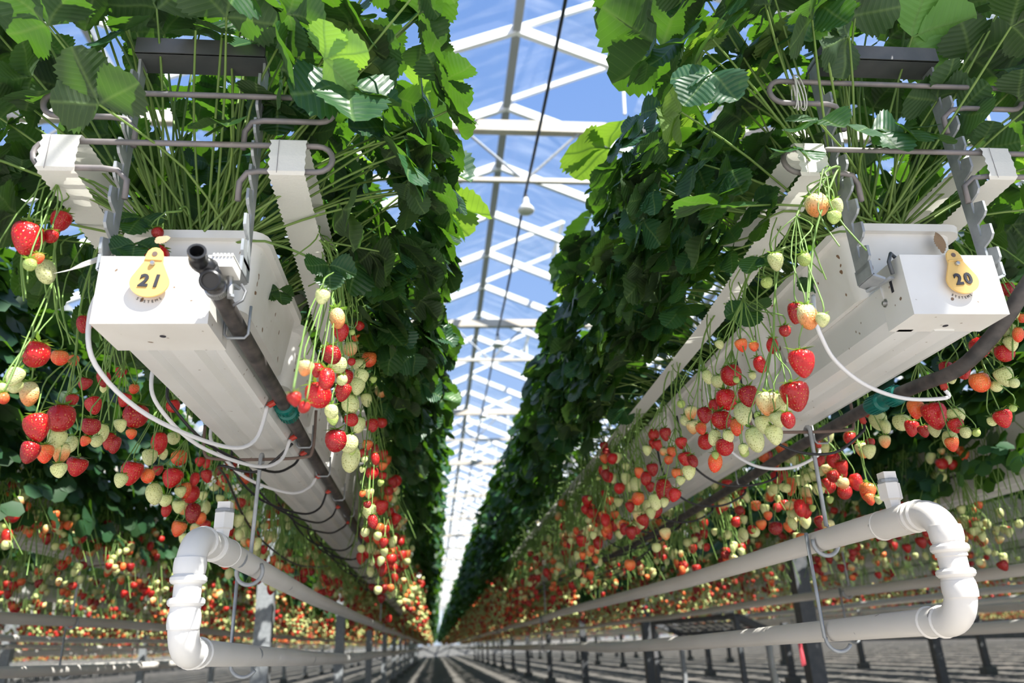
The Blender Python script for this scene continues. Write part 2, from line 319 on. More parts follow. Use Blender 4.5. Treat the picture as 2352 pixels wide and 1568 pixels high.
for k in spans:
    rx = RX0 + SPAN * k
    MB().box((rx - 0.035, B0 + BAY * NB[0], RZ - 0.04), (rx + 0.035, YE, RZ + 0.03)).build('ridge_bar', RIDGE, ceil)
    gx = rx - SPAN / 2
    MB().prism([(gx - 0.09, GZ + 0.10), (gx - 0.06, GZ), (gx + 0.06, GZ), (gx + 0.09, GZ + 0.10), (gx + 0.08, GZ + 0.10), (gx + 0.05, GZ + 0.012), (gx - 0.05, GZ + 0.012), (gx - 0.08, GZ + 0.10)], B0 + BAY * NB[0], YE).build('roof_gutter', RAFTER, ceil)
    for n in NB:
        y = B0 + BAY * n
        for s in (-1, 1):
            p = Vector((rx, y, RZ)); q = Vector((rx + s * SPAN / 2, y, GZ + 0.05))
            near = abs(k) <= 1 and -3 <= n < 32
            t0 = 0.62 if (s > 0 and n in vents) else 0.0
            a = p.lerp(q, t0); sp_ = Vector((0, 0, 0.045))
            pane = [a + Vector((0, 0.03, 0)) + sp_, q + Vector((0, 0.03, 0)) + sp_, q + Vector((0, BAY - 0.03, 0)) + sp_, a + Vector((0, BAY - 0.03, 0)) + sp_]
            if near and n < 24:
                MB().add(pane, [(0, 1, 2, 3)]).build('glass_pane', GLASS, ceil); MB().bar(p, q, 0.045, 0.085).build('rafter', RAFTER, ceil)
            else:
                far_g.add(pane, [(0, 1, 2, 3)]); far_r.bar(p, q, 0.045, 0.085)
    for n in sorted(vents):
        y = B0 + BAY * n
        a, b_ = Vector((rx + 0.03, y + 0.03, RZ + 0.05)), Vector((rx + 1.05, y + 0.03, RZ + 0.50)); dy = Vector((0, BAY - 0.06, 0))
        if abs(k) <= 1 and -2 <= n < 30:
            fr = MB().bar(a, b_, 0.035, 0.05).bar(a + dy, b_ + dy, 0.035, 0.05).bar(b_, b_ + dy, 0.05, 0.035).build('roof_vent', RAFTER, ceil)
            MB().add([a, b_, b_ + dy, a + dy], [(0, 1, 2, 3)]).build('vent_pane', GLASS, fr, org=world_of(ceil))
            MB().tube([b_ + dy * 0.5, Vector((rx + 1.0, y + BAY / 2, GZ + 0.35))], 0.014, 6).build('push_rod', RAFTER, fr, org=world_of(ceil))
        else: far_r.bar(a, b_, 0.035, 0.05).bar(a + dy, b_ + dy, 0.035, 0.05)
tag(far_g.build('far_glass_panes', GLASS, ceil), None, None, kind='stuff'); tag(far_r.build('far_rafters', RAFTER, ceil), None, None, kind='stuff')
GY = [5.16 + 4.12 * i for i in range(-2, 22)]
for i, y in enumerate(GY):
    g = MB().box((-13, y - 0.035, GZ - 0.085), (16, y + 0.035, GZ + 0.015)).build('girder', GIRD, ceil)
    MB().box((-13, y - 0.018, GZ - 0.565), (16, y + 0.018, GZ - 0.53)).build('bottom_chord', GIRD, g, org=world_of(ceil))
    m = MB()
    for j in range(-7, 8):
        xb = 0.73 + 1.0 * j
        for s in (-1, 1):
            bb = MB() if (abs(j) <= 1 and i < 9) else m
            bb.tube([(xb, y, GZ - 0.55), (xb + s * 0.47, y, GZ - 0.08)], 0.012, 6)
            if bb is not m: bb.build('diagonal', GALV, g, org=world_of(ceil))
    tag(m.build('diagonals', GALV, g, org=world_of(ceil)), None, None, kind='stuff')
nc = 0
for gx in (GX0 - SPAN, GX0, GX0 + SPAN, GX0 + 2 * SPAN, GX0 + 3 * SPAN):
    for i, y in enumerate(GY[2:14]):
        c = thing('column', 'grey square steel column, %s from the front, %s column line from the left' % (ORD[i], ORD[nc]), 'column', (gx, y, -UP), 'roof columns between the rows', kind='structure')
        MB().box((gx - 0.05, y - 0.05, -UP + 0.12), (gx + 0.05, y + 0.05, GZ)).build('shaft', GALV if gx < 2 else DARKST, c)
        if i == 11: nc += 1
        MB().box((gx - 0.1, y - 0.1, -UP), (gx + 0.1, y + 0.1, -UP + 0.12)).build('concrete_foot', CONC, c)

# bulbs on a cable
LY = [4.95 + 2.78 * i for i in range(-2, 10)]
cb = MB(); pts = []
for i in range(len(LY) - 1):
    for j in range(6): t = j / 6; pts.append((0.70, LY[i] + (LY[i + 1] - LY[i]) * t, 3.20 - 0.05 * math.sin(PI * t)))
pts.append((0.70, LY[-1], 3.20)); cb.tube(pts, 0.011, 6)
tag(cb.build('power_cable', BLACK, None, True, org=(0.7, 0, 3.2)), 'black power cable strung along the roof above the aisle', 'cable')
for i, y in enumerate(LY):
    if y < 3: continue
    l = thing('hanging_lamp', ['white reflector bulb nearest in the aisle, hanging below the first girder', 'white reflector bulb second along the cable, below the second girder'][i - 2] if i < 4 else 'small white reflector bulb, %s along the roof cable' % ORD[i - 2], 'lamp', (0.70, y, 3.19), 'reflector bulbs on the roof cable')
    MB().lathe([(0.008, 0.0), (0.016, -0.01), (0.018, -0.03), (0.022, -0.035)], (0.70, y, 3.19), n=10).build('socket', BLACK, l, True)
    MB().lathe([(0.020, -0.035), (0.024, -0.06), (0.026, -0.085), (0.040, -0.105), (0.058, -0.128), (0.064, -0.145), (0.055, -0.158), (0.02, -0.166)], (0.70, y, 3.19), n=16).build('bulb', BULB, l, True)

# ------------------------------------------------------------------ growing gutters, trays, pipes
GDZ = {XL: 0.010, XR: 0.022}
def gutter_profile(xc):
    dz = GDZ.get(xc, 0.012)
    o = [(-0.092, 0.478), (-0.086, 0.425), (-0.074, 0.407), (-0.045, 0.407), (-0.038, 0.416), (-0.012, 0.416), (-0.004, 0.405), (0.034, 0.405), (0.042, 0.415), (0.060, 0.415), (0.070, 0.407), (0.082, 0.409), (0.090, 0.425), (0.092, 0.478)]
    i = [(x * 0.965, z + 0.004) for x, z in reversed(o)]
    return [(xc + x * 0.84, z + dz) for x, z in o + i]
def flat_text(name, body, size, mat_, parent, org, fwd=0.0, ext=0.0008, shear=0.0, offset=0.0, rot=0.0):
    cu = bpy.data.curves.new(name, 'FONT'); cu.body = body; cu.size = size; cu.extrude = ext; cu.shear = shear; cu.offset = offset
    cu.align_x = 'CENTER'; cu.align_y = 'CENTER'; cu.resolution_u = 3
    tmp = bpy.data.objects.new('tmp', cu); C.objects.link(tmp)
    me = bpy.data.meshes.new_from_object(tmp.evaluated_get(bpy.context.evaluated_depsgraph_get()))
    bpy.data.objects.remove(tmp); bpy.data.curves.remove(cu)
    me.name = name; me.materials.clear(); me.materials.append(mat_)
    R = Matrix.Rotation(rot, 4, 'Y') @ Matrix.Rotation(PI / 2, 4, 'X')
    me.transform(Matrix.Translation(Vector(org) - world_of(parent)) @ R)
    o = bpy.data.objects.new(name, me); C.objects.link(o); o.parent = parent; return o
def number_tag(parent, num, xc, zc, y, tilt, R):
    """teardrop tag seen from -Y; centre of its round part at (xc, zc)"""
    n = 40; out = []
    top = 0.050
    for i in range(n):
        a = 2 * PI * i / n; out.append((0.0255 * math.sin(a), -0.0215 * math.cos(a)))
    right = [(x, z) for x, z in out if x >= 0 and z <= 0.008]
    right.sort(key=lambda p: p[1])
    neck = [(0.0185, 0.018), (0.0125, 0.030), (0.0115, 0.040), (0.0095, 0.047), (0.005, 0.0515)]
    r = right + neck; outline = [(0, -0.0215)] + [p for p in r if p[0] > 1e-4] + [(0, 0.0527)] + [(-x, z) for x, z in reversed(r) if x > 1e-4]
    ct, st = math.cos(tilt), math.sin(tilt)
    def P(x, z, d): return (xc + x * ct - z * st, y - d, zc + x * st + z * ct)
    m = MB(); k = len(outline)
    vs = [P(x, z, 0.0) for x, z in outline] + [P(x, z, 0.0030) for x, z in outline]
    m.add(vs, [(i, (i + 1) % k, k + (i + 1) % k, k + i) for i in range(k)] + [tuple(range(k))[::-1], tuple(range(k, 2 * k))])
    tg = m.build('number_tag', YELLOW, parent, org=R); tag(tg, 'yellow teardrop plastic number tag', None)
    m = MB(); m.tube([P(-0.0115, 0.0335, 0.0035), P(0.0115, 0.0335, 0.0035)], 0.0012, 6); m.build('hinge_line', YELLOW, tg, org=R)
    m = MB(); m.lathe([(0.0036, 0), (0.0036, 0.0006)], P(0, 0.0425, 0.0031), (0, -1, 0), 14); m.build('hole', RUST, tg, org=R)
    m = MB(); m.lathe([(0.0036, 0), (0.0036, 0.003), (0.0026, 0.0045)], P(0, 0.0275, 0.003), (0, -1, 0), 6); m.build('screw', STEEL, tg, org=R)
    for j, ch in enumerate(num):
        o = flat_text('digit', ch, 0.0245, INK, parent, P((-0.0075, 0.0085)[j], 0.001, 0.0038), shear=0.12 if num == '21' else 0.0, offset=0.0009, rot=-tilt); o.parent = tg
    return tg
gut = {}
for k, xc in enumerate(ROWX):
    if out_of(xc) > 6: continue
    main = xc in (XL, XR); y0 = {XL: 1.058, XR: 1.028}.get(xc, 1.4)
    names = {XL: 'white steel gutter of the row tagged 21, dusty underneath', XR: 'white steel gutter of the row tagged 20, clean and ribbed',
             XL - PITCH: 'white gutter in the next row left of tag 21', XR + PITCH: 'white gutter in the next row right of tag 20'}
    t = thing('growing_gutter', names.get(xc, 'white gutter of the %s row out to the %s, glimpsed behind pipes' % (ORD[out_of(xc) - 1], side_of(xc))), 'gutter', (xc, y0, 0.40), 'growing gutters')
    MB().prism(gutter_profile(xc), y0, YE - 4).build('channel', GUTTER, t)
    gut[xc] = t
for xc, num, ybk, tilt in ((XL, '21', 1.066, -0.05), (XR, '20', 1.036, 0.10)):
    t = gut[xc]; w = 0.075; R = world_of(t)
    z0, z1 = (0.414, 0.514) if xc == XL else (0.429, 0.528)
    if xc == XL: xa, xb = xc - w, xc + w
    else: xa, xb = 0.706, 0.858
    m = MB(); T = 0.0025
    ya_ = 0.968 + T; m.box((xa, 0.968, z0), (xb, ya_, z1)); m.box((xa, ya_, z0), (xb, ybk, z0 + T)); m.box((xa, ya_, z0 + T), (xa + T, ybk, z1)); m.box((xb - T, ya_, z0 + T), (xb, ybk, z1)); m.box((xa + T, ya_, z1 - T), (xb - T, 0.990, z1))
    cap = m.build('end_cap', WHITE, t); tag(cap, 'white folded metal end cap', None)
    side = xa - 0.0006 if xc == XR else xb + 0.0006
    if xc == XR:
        MB().box((side, 1.0, z0 + 0.052), (side + 0.001, 1.006, z0 + 0.073)).build('slot', INK, cap, org=R)
        MB().lathe([(0.007, 0), (0.007, 0.001), (0.004, 0.0015), (0.004, 0.004), (0.0025, 0.005)], (xa, 1.028, z0 + 0.045), (-1, 0, 0), 8).build('side_screw', STEEL, cap, org=R)
    MB().lathe([(0.0042, 0), (0.0042, 0.0007)], (xc + 0.004, 1.012, z0), (0, 0, -1), 12).build('drain_hole', INK, cap, org=R)
    zc = 0.470 if xc == XL else 0.480
    xt = -0.3785 if xc == XL else 0.790
    number_tag(t, num, xt, zc, 0.9675 - 0.007, tilt, R)
    for j, ch in enumerate('SYSTEMS'):
        a = (j - 3) * 0.20; flat_text('printed_letter', ch, 0.0056, INK, t, (xt + 0.026 * math.sin(a) - 0.001, 0.9672, zc + 0.0015 - 0.026 * math.cos(a)), ext=0.0002, rot=-a).parent = cap
# planting trays
def tray(xc, y0, L, name, label, group, z0=0.478, z1=0.600, hw=0.105):
    t = thing('planting_tray', label, 'planting tray', (xc, y0, z0), group)
    def ring(w, ya, yb, z, r=0.03):
        pts = []
        for cx, cy, a0 in ((w - r, yb - r, 0), (-w + r, yb - r, PI / 2), (-w + r, ya + r, PI), (w - r, ya + r, 1.5 * PI)):
            pts += [(xc + cx + r * math.cos(a0 + i * PI / 8), cy + r * math.sin(a0 + i * PI / 8), z) for i in range(5)]
        return pts
    m = MB(); rings = [ring(hw - 0.022, y0 + 0.012, y0 + L - 0.012, z0), ring(hw - 0.006, y0 + 0.003, y0 + L - 0.003, z1 - 0.013), ring(hw + 0.005, y0 - 0.008, y0 + L + 0.006, z1 - 0.013), ring(hw + 0.006, y0 - 0.009, y0 + L + 0.007, z1), ring(hw - 0.006, y0 + 0.003, y0 + L - 0.003, z1), ring(hw - 0.010, y0 + 0.008, y0 + L - 0.008, z1 - 0.03)]
    n = len(rings[0]); vs = sum(rings, [])
    fs = [(i * n + a, i * n + (a + 1) % n, (i + 1) * n + (a + 1) % n, (i + 1) * n + a) for i in range(len(rings) - 1) for a in range(n)] + [tuple(range(n))[::-1]]
    smooth_by_angle(m.add(vs, fs).build('tub', TRAY, t), 50)
    m = MB(); g = 9
    vs = [(xc + (hw - 0.012) * (2 * i / g - 1), y0 + 0.01 + (L - 0.02) * j / g, z1 - 0.012 + rnd.uniform(-0.006, 0.012)) for j in range(g + 1) for i in range(g + 1)]
    tag(m.add(vs, [(j * (g + 1) + i, j * (g + 1) + i + 1, (j + 1) * (g + 1) + i + 1, (j + 1) * (g + 1) + i) for j in range(g) for i in range(g)]).build('substrate', SOIL, t), None, None, kind='stuff')
    return t
for xc, num, ya in ((XL, '21', 1.072), (XR, '20', 1.045)):
    for i in range(20):
        if i == 0: lb, gp = 'white planting tray rising behind the end cap of the %s row tagged %s' % ({'21': 'left', '20': 'right'}[num], num), None
        elif i == 1: lb, gp = 'white planting tray second from the front of the %s row tagged %s' % ({'21': 'left', '20': 'right'}[num], num), None
        else: lb, gp = 'white planting tray, %s from the front of the %s row tagged %s' % (ORD[i], {'21': 'left', '20': 'right'}[num], num), 'trays along row ' + num
        dz = GDZ[xc] + 0.001; tray(xc + (0.008 if xc == XL else -0.004), ya + i * 0.36, 0.345, 'planting_tray', lb, gp, 0.478 + dz, 0.600 + dz)
ft = MB()
for xc in ROWX:
    ya = 8.3 if xc in (XL, XR) else 1.4
    ft.prism([(xc - 0.085, 0.503), (xc + 0.085, 0.503), (xc + 0.105, 0.61), (xc - 0.105, 0.61)], ya, YE - 4)
tag(ft.build('distant_trays', TRAY, None), 'white planting trays of the outer and far rows, mostly hidden by plants', 'planting trays', kind='stuff')

# looped air pipes under each row
def collar(m, p, ax, r, w=0.012, h=0.006): m.lathe([(r, -w), (r + h * 0.4, -w), (r + h, -w * 0.4), (r + h, w * 0.4), (r + h * 0.4, w), (r, w)], p, ax, 20)
def pipe_loop(xc, y0, label, main, M_, group=None):
    zu, zl, r = 0.167, 0.006, 0.0205
    if main and xc == XL: zu, zl = 0.176, 0.008
    t = thing('looped_pipe', label, 'pipe', (xc, y0, zl), group)
    def yy(z): return z
    br = 0.048
    up = [(xc, y, zu + ((-0.026 * min(1, (y - y0) / 3)) if xc == XL else 0.0) + 0.006 * math.sin(y * 1.7)) for y in [y0 + br + 0.02 + 0.4 * i for i in range(3)] + [y0 + 1.3 + 1.2 * i for i in range(70)]]
    lo = [(xc, y, zl - 0.034 * min(1, (y - y0) / 2.4) + 0.004 * math.sin(y * 1.3 + 1)) for _, y, _ in up]
    smooth_by_angle(MB().tube(up, r, 18).build('upper_pipe', M_, t)); smooth_by_angle(MB().tube(lo, r, 18).build('lower_pipe', M_, t))
    R = r + 0.002
    U = [(xc, y0 + br + 0.05, zu)] + [tuple(p) for p in arc((xc, y0 + br, zu - br), br, (0, 0, 1), (0, -1, 0), 0, PI / 2, 10)] + [(xc, y0, zu - br - 0.022)]
    D = [(xc, y0, zl + br + 0.022)] + [tuple(p) for p in arc((xc, y0 + br, zl + br), br, (0, -1, 0), (0, 0, -1), 0, PI / 2, 10)] + [(xc, y0 + br + 0.05, zl)]
    for nm, P in (('upper_elbow', U), ('lower_elbow', D)): smooth_by_angle(MB().tube(P, R, 20).build(nm, M_, t))
    if not main: 
        MB().tube([(xc, y0, zu - br), (xc, y0, zl + br)], r, 16).build('riser', M_, t, True); return t
    smooth_by_angle(MB().tube([(xc, y0, zu - br), (xc, y0, zl + br)], r, 20).build('riser', M_, t))
    for z in ((0.113, 0.080) if xc == XL else (0.109, 0.073)):
        m = MB(); collar(m, (xc, y0, z), (0, 0, 1), R, 0.006, 0.005); smooth_by_angle(m.build('socket_ring', M_, t), 30)
    for z in ((0.133, 0.053) if xc == XL else (0.131, 0.050)):
        m = MB(); collar(m, (xc, y0, z), (0, 0, 1), R, 0.012, 0.002); smooth_by_angle(m.build('socket_ring', M_, t), 30)
    ytee = 1.43 if xc == XL else 1.245
    m = MB(); m.tube([(xc, ytee - 0.042, zu), (xc, ytee + 0.042, zu)], R + 0.002, 20); smooth_by_angle(m.build('tee_fitting', M_, t))
    for y in (ytee - 0.05, ytee + 0.045, y0 + br + 0.006):
        m = MB(); collar(m, (xc, y, zu), (0, 1, 0), R - 0.001, 0.006, 0.004); smooth_by_angle(m.build('socket_ring', M_, t), 30)
    for y in (y0 + br + 0.01, y0 + br + 0.045):
        m = MB(); collar(m, (xc, y, zl), (0, 1, 0), R - 0.001, 0.005, 0.003); smooth_by_angle(m.build('socket_ring', M_, t), 30)
    pl = MB().lathe([(0.012, 0.02), (0.0135, 0.035), (0.0185, 0.038), (0.0185, 0.064), (0.016, 0.066)], (xc, ytee, zu), (0, 0, 1), 6).build('vent_plug', M_, t)
    MB().lathe([(0.0155, 0.066), (0.0165, 0.067), (0.0165, 0.071), (0.0155, 0.072)], (xc, ytee, zu), (0, 0, 1), 16).build('seal', GALV, pl, org=world_of(t))
    MB().box((xc - 0.011, ytee - 0.011, zu + 0.072), (xc + 0.011, ytee + 0.011, zu + 0.084)).build('cap', M_, pl, org=world_of(t))
    return t
pipe_loop(XL, 1.262, 'white scuffed pipe loop under row 21, with a vent plug on top', True, PVC_OLD)
pipe_loop(XR, 1.125, 'cream pipe loop under row 20, with a hexagonal vent plug', True, PVC)
for xc in ROWX:
    if xc in (XL, XR) or out_of(xc) > 6: continue
    lb = {XL - PITCH: 'pair of white pipes under the row next left of tag 21', XR + PITCH: 'pair of cream pipes under the row next right of tag 20'}.get(xc)
    pipe_loop(xc, 1.6, lb or 'pair of pale pipes under the %s row out to the %s' % (ORD[out_of(xc) - 1], side_of(xc)), False, PVC, 'row pipes')
def pipe_hanger(xc, y, label, group=None):
    t = thing('pipe_hanger', label, 'hanger', (xc, y, 0.4), group); zu = 0.165 if xc != XL else 0.160; zl = -0.012 if group is None else -0.03
    r = 0.0042 if group is None else 0.005
    MB().tube(cat_rom([(xc - 0.12, y, 0.47), (xc - 0.115, y, 0.41), (xc - 0.09, y, 0.395), (xc, y, 0.392), (xc + 0.09, y, 0.395), (xc + 0.112, y, 0.41), (xc + 0.115, y, 0.50)], 6), 0.0035, 8).build('cross_wire', RUST, t, True)
    x = xc + 0.006
    MB().tube(arc((x, y, 0.392), 0.011, (0, 1, 0), (0, 0, 1), -0.6, PI, 7) + [(x, y - 0.011, 0.38), (x - 0.004, y - 0.011, zu + 0.03)] + [(x - 0.0, y - 0.011 + 0.0, zu + 0.03)] , r, 8).build('upper_rod', GALV, t, True)
    MB().tube(arc((xc, y, zu), 0.026, (1, 0, 0), (0, 0, 1), 0.6, -PI - 0.25, 18), r, 8).build('pipe_hook', GALV, t, True)
    MB().tube([(xc - 0.028, y + 0.02, zu + 0.022), (xc - 0.028, y + 0.02, zl)] + arc((xc, y + 0.02, zl), 0.026, (-1, 0, 0), (0, 0, -1), 0, PI * 0.82, 12), r * 0.9, 8).build('lower_rod', GALV, t, True)
pipe_hanger(XL, 1.66, 'bent steel wire hanging the scuffed white pipe loop from row 21')
pipe_hanger(XR, 1.50, 'bent steel wire hanging the cream pipe loop from row 20')
for xc in NEARX:
    for y in ((5.7, 9.8, 13.9) if xc in (XL, XR) else (3.6, 7.7, 11.8)):
        k_ = out_of(xc); pipe_hanger(xc, y, 'thin steel wire holding pipes, %s from the front, %s' % (ORD[int((y - 3) // 4.1) + (1 if xc in (XL, XR) else 0)], {XL: 'left row 21', XR: 'right row 20'}.get(xc, '%s row out to the %s' % (ORD[k_ - 1], side_of(xc)))), 'pipe hangers farther down the rows')

# notched hangers with cross rods
def hanger(xl, xr, y, num, zr, z2, ex):
    t = thing('notched_hanger', 'grey notched steel hanger frame carrying rods above the %s tag %s' % ({'21': 'left', '20': 'right'}[num], num), 'hanger', ((xl + xr) / 2, y, 0.51)); R = world_of(t)
    ztop = 0.885 if num == '21' else 0.925
    for x, s in ((xl, -1), (xr, 1)):
        prof = []; z = 0.515; pitch = 0.0415; m = MB(); back = y + 0.044
        pts = [(y + 0.006, 0.513)]
        k = 0
        while z + pitch < 0.86:
            pts += [(y + 0.004, z + 0.006), (y - 0.002, z + 0.012), (y - 0.002, z + 0.030), (y + 0.016, z + 0.037), (y + 0.020, z + 0.020), (y + 0.023, z + 0.021), (y + 0.022, z + pitch)]
            z += pitch
        pts += [(y + 0.016, ztop), (back, ztop), (back - 0.004, 0.513)]
        n = len(pts)
        m.add([(xx, a, b) for xx in (x - 0.002, x + 0.002) for a, b in pts], [tuple(range(n)), tuple(range(2 * n - 1, n - 1, -1))] + [(i, n + i, n + (i + 1) % n, (i + 1) % n) for i in range(n)])
        sb = m.build('notched_strap', GALV, t)
        # foot lug bent outward under the strap, hooked on the gutter lip
        m = MB(); lug = [(x, y + 0.022, 0.52), (x + s * 0.0, y + 0.022, 0.497), (x - s * 0.018, y + 0.022, 0.490), (x - s * 0.030, y + 0.030, 0.494)]
        for a, b in zip(lug, lug[1:]): m.bar(a, b, 0.004, 0.042, (0, 1, 0))
        m.build('foot_lug', GALV, sb, org=R)
    m = MB(); m.box((xl - 0.003, y + 0.004, ztop - 0.012), (xr + 0.003, y + 0.05, ztop - 0.008)); m.box((xl - 0.003, y + 0.002, ztop - 0.012), (xr + 0.003, y + 0.006, ztop + 0.016)); m.box((xl + 0.02, y + 0.012, ztop + 0.012), (xr - 0.02, y + 0.05, ztop + 0.017)); m.box((xl + 0.02, y + 0.046, ztop - 0.01), (xr - 0.02, y + 0.05, ztop + 0.014))
    m.build('top_plate', DARKST, t)
    for zz, dd, e0, e1 in ((zr, 0.045, ex[0], ex[1]), (z2, 0.044, ex[2], ex[3])):
        r = 0.0044; yr = y - 0.006; h = dd / 2
        pts = [(xl + 0.016, yr + 0.016, zz - dd - 0.040), (xl + 0.016, yr + 0.014, zz - dd - 0.010)] + [(xl + 0.004, yr + 0.006, zz - dd + 0.001), (xl - 0.014, yr, zz - dd)]
        pts += [tuple(p) for p in arc((e0 + h, yr, zz - h), h, (0, 0, -1), (-1, 0, 0), 0, PI, 8)] + [(xl, yr, zz), ((xl + xr) / 2, yr, zz), (xr, yr, zz)]
        pts += [tuple(p) for p in arc((e1 - h, yr, zz - h), h, (0, 0, 1), (1, 0, 0), 0, PI, 8)] + [(xr + 0.014, yr, zz - dd), (xr - 0.004, yr + 0.006, zz - dd + 0.001), (xr - 0.016, yr + 0.014, zz - dd - 0.010), (xr - 0.016, yr + 0.016, zz - dd - 0.040)]
        tag(MB().tube(pts, r, 10).build('cross_rod', RODM, t, True), None, None)
    return t
hanger(-0.455, -0.266, 0.972, '21', 0.699, 0.787, (-0.566, -0.148, -0.568, -0.148))
hanger(0.660, 0.874, 0.972, '20', 0.716, 0.850, (0.551, 0.998, 0.551, 0.998))

# truss-support webbing running along the rows over the lower rod
def webbing(x0, x1, zt, label, scrap=None):
    t = thing('support_webbing', label, 'webbing', ((x0 + x1) / 2, 0.96, zt)); R = world_of(t)
    n = 70; dx = 0.0045
    # cross-section round the rod loop: top run, front face, bottom run
    path = [(1.30, zt + 0.008), (1.0, zt + 0.008), (0.962, zt + 0.008), (0.9575, zt + 0.004), (0.9555, zt - 0.024), (0.9565, zt - 0.050), (0.961, zt - 0.054), (1.0, zt - 0.056), (1.2, zt - 0.068), (1.45, zt - 0.09), (2.0, zt - 0.10), (3.2, zt - 0.10), (7.0, zt - 0.10)]
    fine = []
    for (a, b), (c, d) in zip(path, path[1:]):
        k = max(1, min(40, int(math.hypot(c - a, d - b) / 0.006)))
        fine += [(a + (c - a) * i / k, b + (d - b) * i / k) for i in range(k)]
    fine.append(path[-1])
    m = MB(); vs = []
    for i, (y, z) in enumerate(fine):
        j = dx * (1 if i % 2 else -0.2) if y < 1.5 else 0
        vs += [(x0 - j * 0.6, y, z), (x0 + 0.004, y, z), (x1 - 0.004, y, z), (x1 + j * 0.3, y, z)]
    fs = [(4 * i + c, 4 * i + c + 1, 4 * i + 5 + c, 4 * i + 4 + c) for i in range(len(fine) - 1) for c in range(3)]
    m.add(vs, fs).build('band', TAPE, t)
    MB().box((x0 + 0.011, 0.955, zt - 0.054), (x0 + 0.0118, 0.9552, zt + 0.004)).build('seam', RODM, t)
    if scrap:
        P = [Vector(p) for p in scrap]; m = MB(); vs = []
        for i, p in enumerate(P): d = Vector((0.011, 0.012, 0.012)); vs += [p - d + Vector((0, 0, 0.003 * (i % 2))), p + d]
        m.add(vs, [(2 * i, 2 * i + 1, 2 * i + 3, 2 * i + 2) for i in range(len(P) - 1)]).build('loose_end', TAPE, t)
webbing(-0.553, -0.503, 0.699, 'white webbing band left of tag 21, its torn end curling out', [(-0.455, 1.0, 0.535), (-0.466, 0.985, 0.515), (-0.478, 0.975, 0.500), (-0.492, 0.972, 0.492), (-0.505, 0.97, 0.489)])
webbing(-0.236, -0.186, 0.699, 'white webbing band over the cross rod above the drip hose elbow')
webbing(0.572, 0.618, 0.716, 'white webbing band behind the dangling pale berries near tag 20')
webbing(0.888, 0.934, 0.716, 'white webbing band at the outermost right end of the cross rods')
def twine(x, z, label, n=5, w=0.012):
    t = MB()
    for i in range(n):
        dx = (i - n / 2) * w / n; pts = []
        for a in range(17): th = 2 * PI * a / 16; pts.append((x + dx + 0.004 * math.sin(th + i), 0.966 + 0.010 * math.cos(th), z - 0.022 + (0.032 + 0.004 * math.sin(i * 2.1)) * math.sin(th)))
        t.tube(pts, 0.0011, 5)
    tag(t.build('twine', TAPE, None, True, org=(x, 0.966, z)), label, 'twine')
twine(0.600, 0.850, 'loops of pale twine wound round the upper rod left of tag 20')
twine(-0.520, 0.790, 'pale twine tied to the upper rod left of tag 21', 3, 0.02)

# ------------------------------------------------------------------ hoses and drip tubes
hx, hz = XL + 0.094, 0.440
t = thing('drip_hose', 'black drip hose with an elbow end clipped beside the gutter of tag 21', 'hose', (hx, 0.9, hz)); R = world_of(t)
pts = [(hx, 0.905, 0.446), (hx, 1.1, hz), (hx + 0.001, 1.4, hz - 0.004), (hx - 0.004, 1.8, hz - 0.006), (hx - 0.002, 2.4, hz - 0.012), (hx - 0.006, 3.2, hz - 0.02)] + [(hx - 0.004, 4 + 2.5 * i, hz - 0.02) for i in range(35)]
MB().tube(cat_rom(pts, 4), 0.0125, 14).build('hose', HOSE, t, True)
el = MB().tube([(hx, 0.935, 0.446), (hx + 0.001, 0.905, 0.449), (hx, 0.885, 0.454)], [0.0115, 0.0125, 0.0125], 14)
nz = at_y(457, 603, 0.875); ntip = at_y(452, 577, 0.852); nax = (ntip - nz).normalized()
el.tube([(hx - 0.001, 0.905, 0.448), (hx - 0.002, 0.890, 0.458), nz], [0.012, 0.0130, 0.0115], 14)
el = el.build('end_connector', BLACK, t, True)
m = MB(); m.lathe([(0.0125, -0.018), (0.0125, 0), (0.0135, 0.001), (0.0135, 0.007), (0.0115, 0.009), (0.0100, 0.0085), (0.0100, 0.005)], at_y(485, 645, 0.879), (0.08, -1, -0.42), 22); smooth_by_angle(m.build('plug', BLACK, el, org=R))
m = MB()
m.lathe([(0.0105, -0.004), (0.0118, 0.002), (0.0118, 0.008), (0.0104, 0.011), (0.0104, 0.017), (0.0114, 0.020), (0.0114, 0.024), (0.0085, 0.024), (0.0080, 0.006)], nz, nax, 20); smooth_by_angle(m.build('barbed_nozzle', BLACK, el, org=R))
m = MB(); m.lathe([(0.0133, -0.007), (0.0140, -0.007), (0.0140, 0.007), (0.0133, 0.007)], (hx, 0.925, 0.4455), (0, 1, -0.02), 24)
for i in range(20): a = i * PI / 20; m.box((hx + 0.0139 * math.cos(a) - 0.0006, 0.920, 0.4455 - 0.0139 * math.sin(a) - 0.0006), (hx + 0.0139 * math.cos(a) + 0.0006, 0.930, 0.4455 - 0.0139 * math.sin(a) + 0.0006))
m.tube([(hx + 0.019, 0.925, 0.436), (hx + 0.016, 0.925, 0.462)], 0.0042, 8); m.tube([(hx + 0.0195, 0.925, 0.432), (hx + 0.019, 0.925, 0.436)], 0.005, 6)
tag(m.build('hose_clamp', STEEL, t), 'ridged steel hose clamp', None)
m = MB(); m.box((hx - 0.005, 0.895, 0.462), (hx + 0.026, 0.935, 0.478))
for i in range(6): m.box((hx + 0.001 + 0.0045 * i, 0.893, 0.476), (hx + 0.0035 + 0.0045 * i, 0.935, 0.480))
tag(m.build('bracket_clip', TRAY, t), 'white ribbed plastic clip', None)
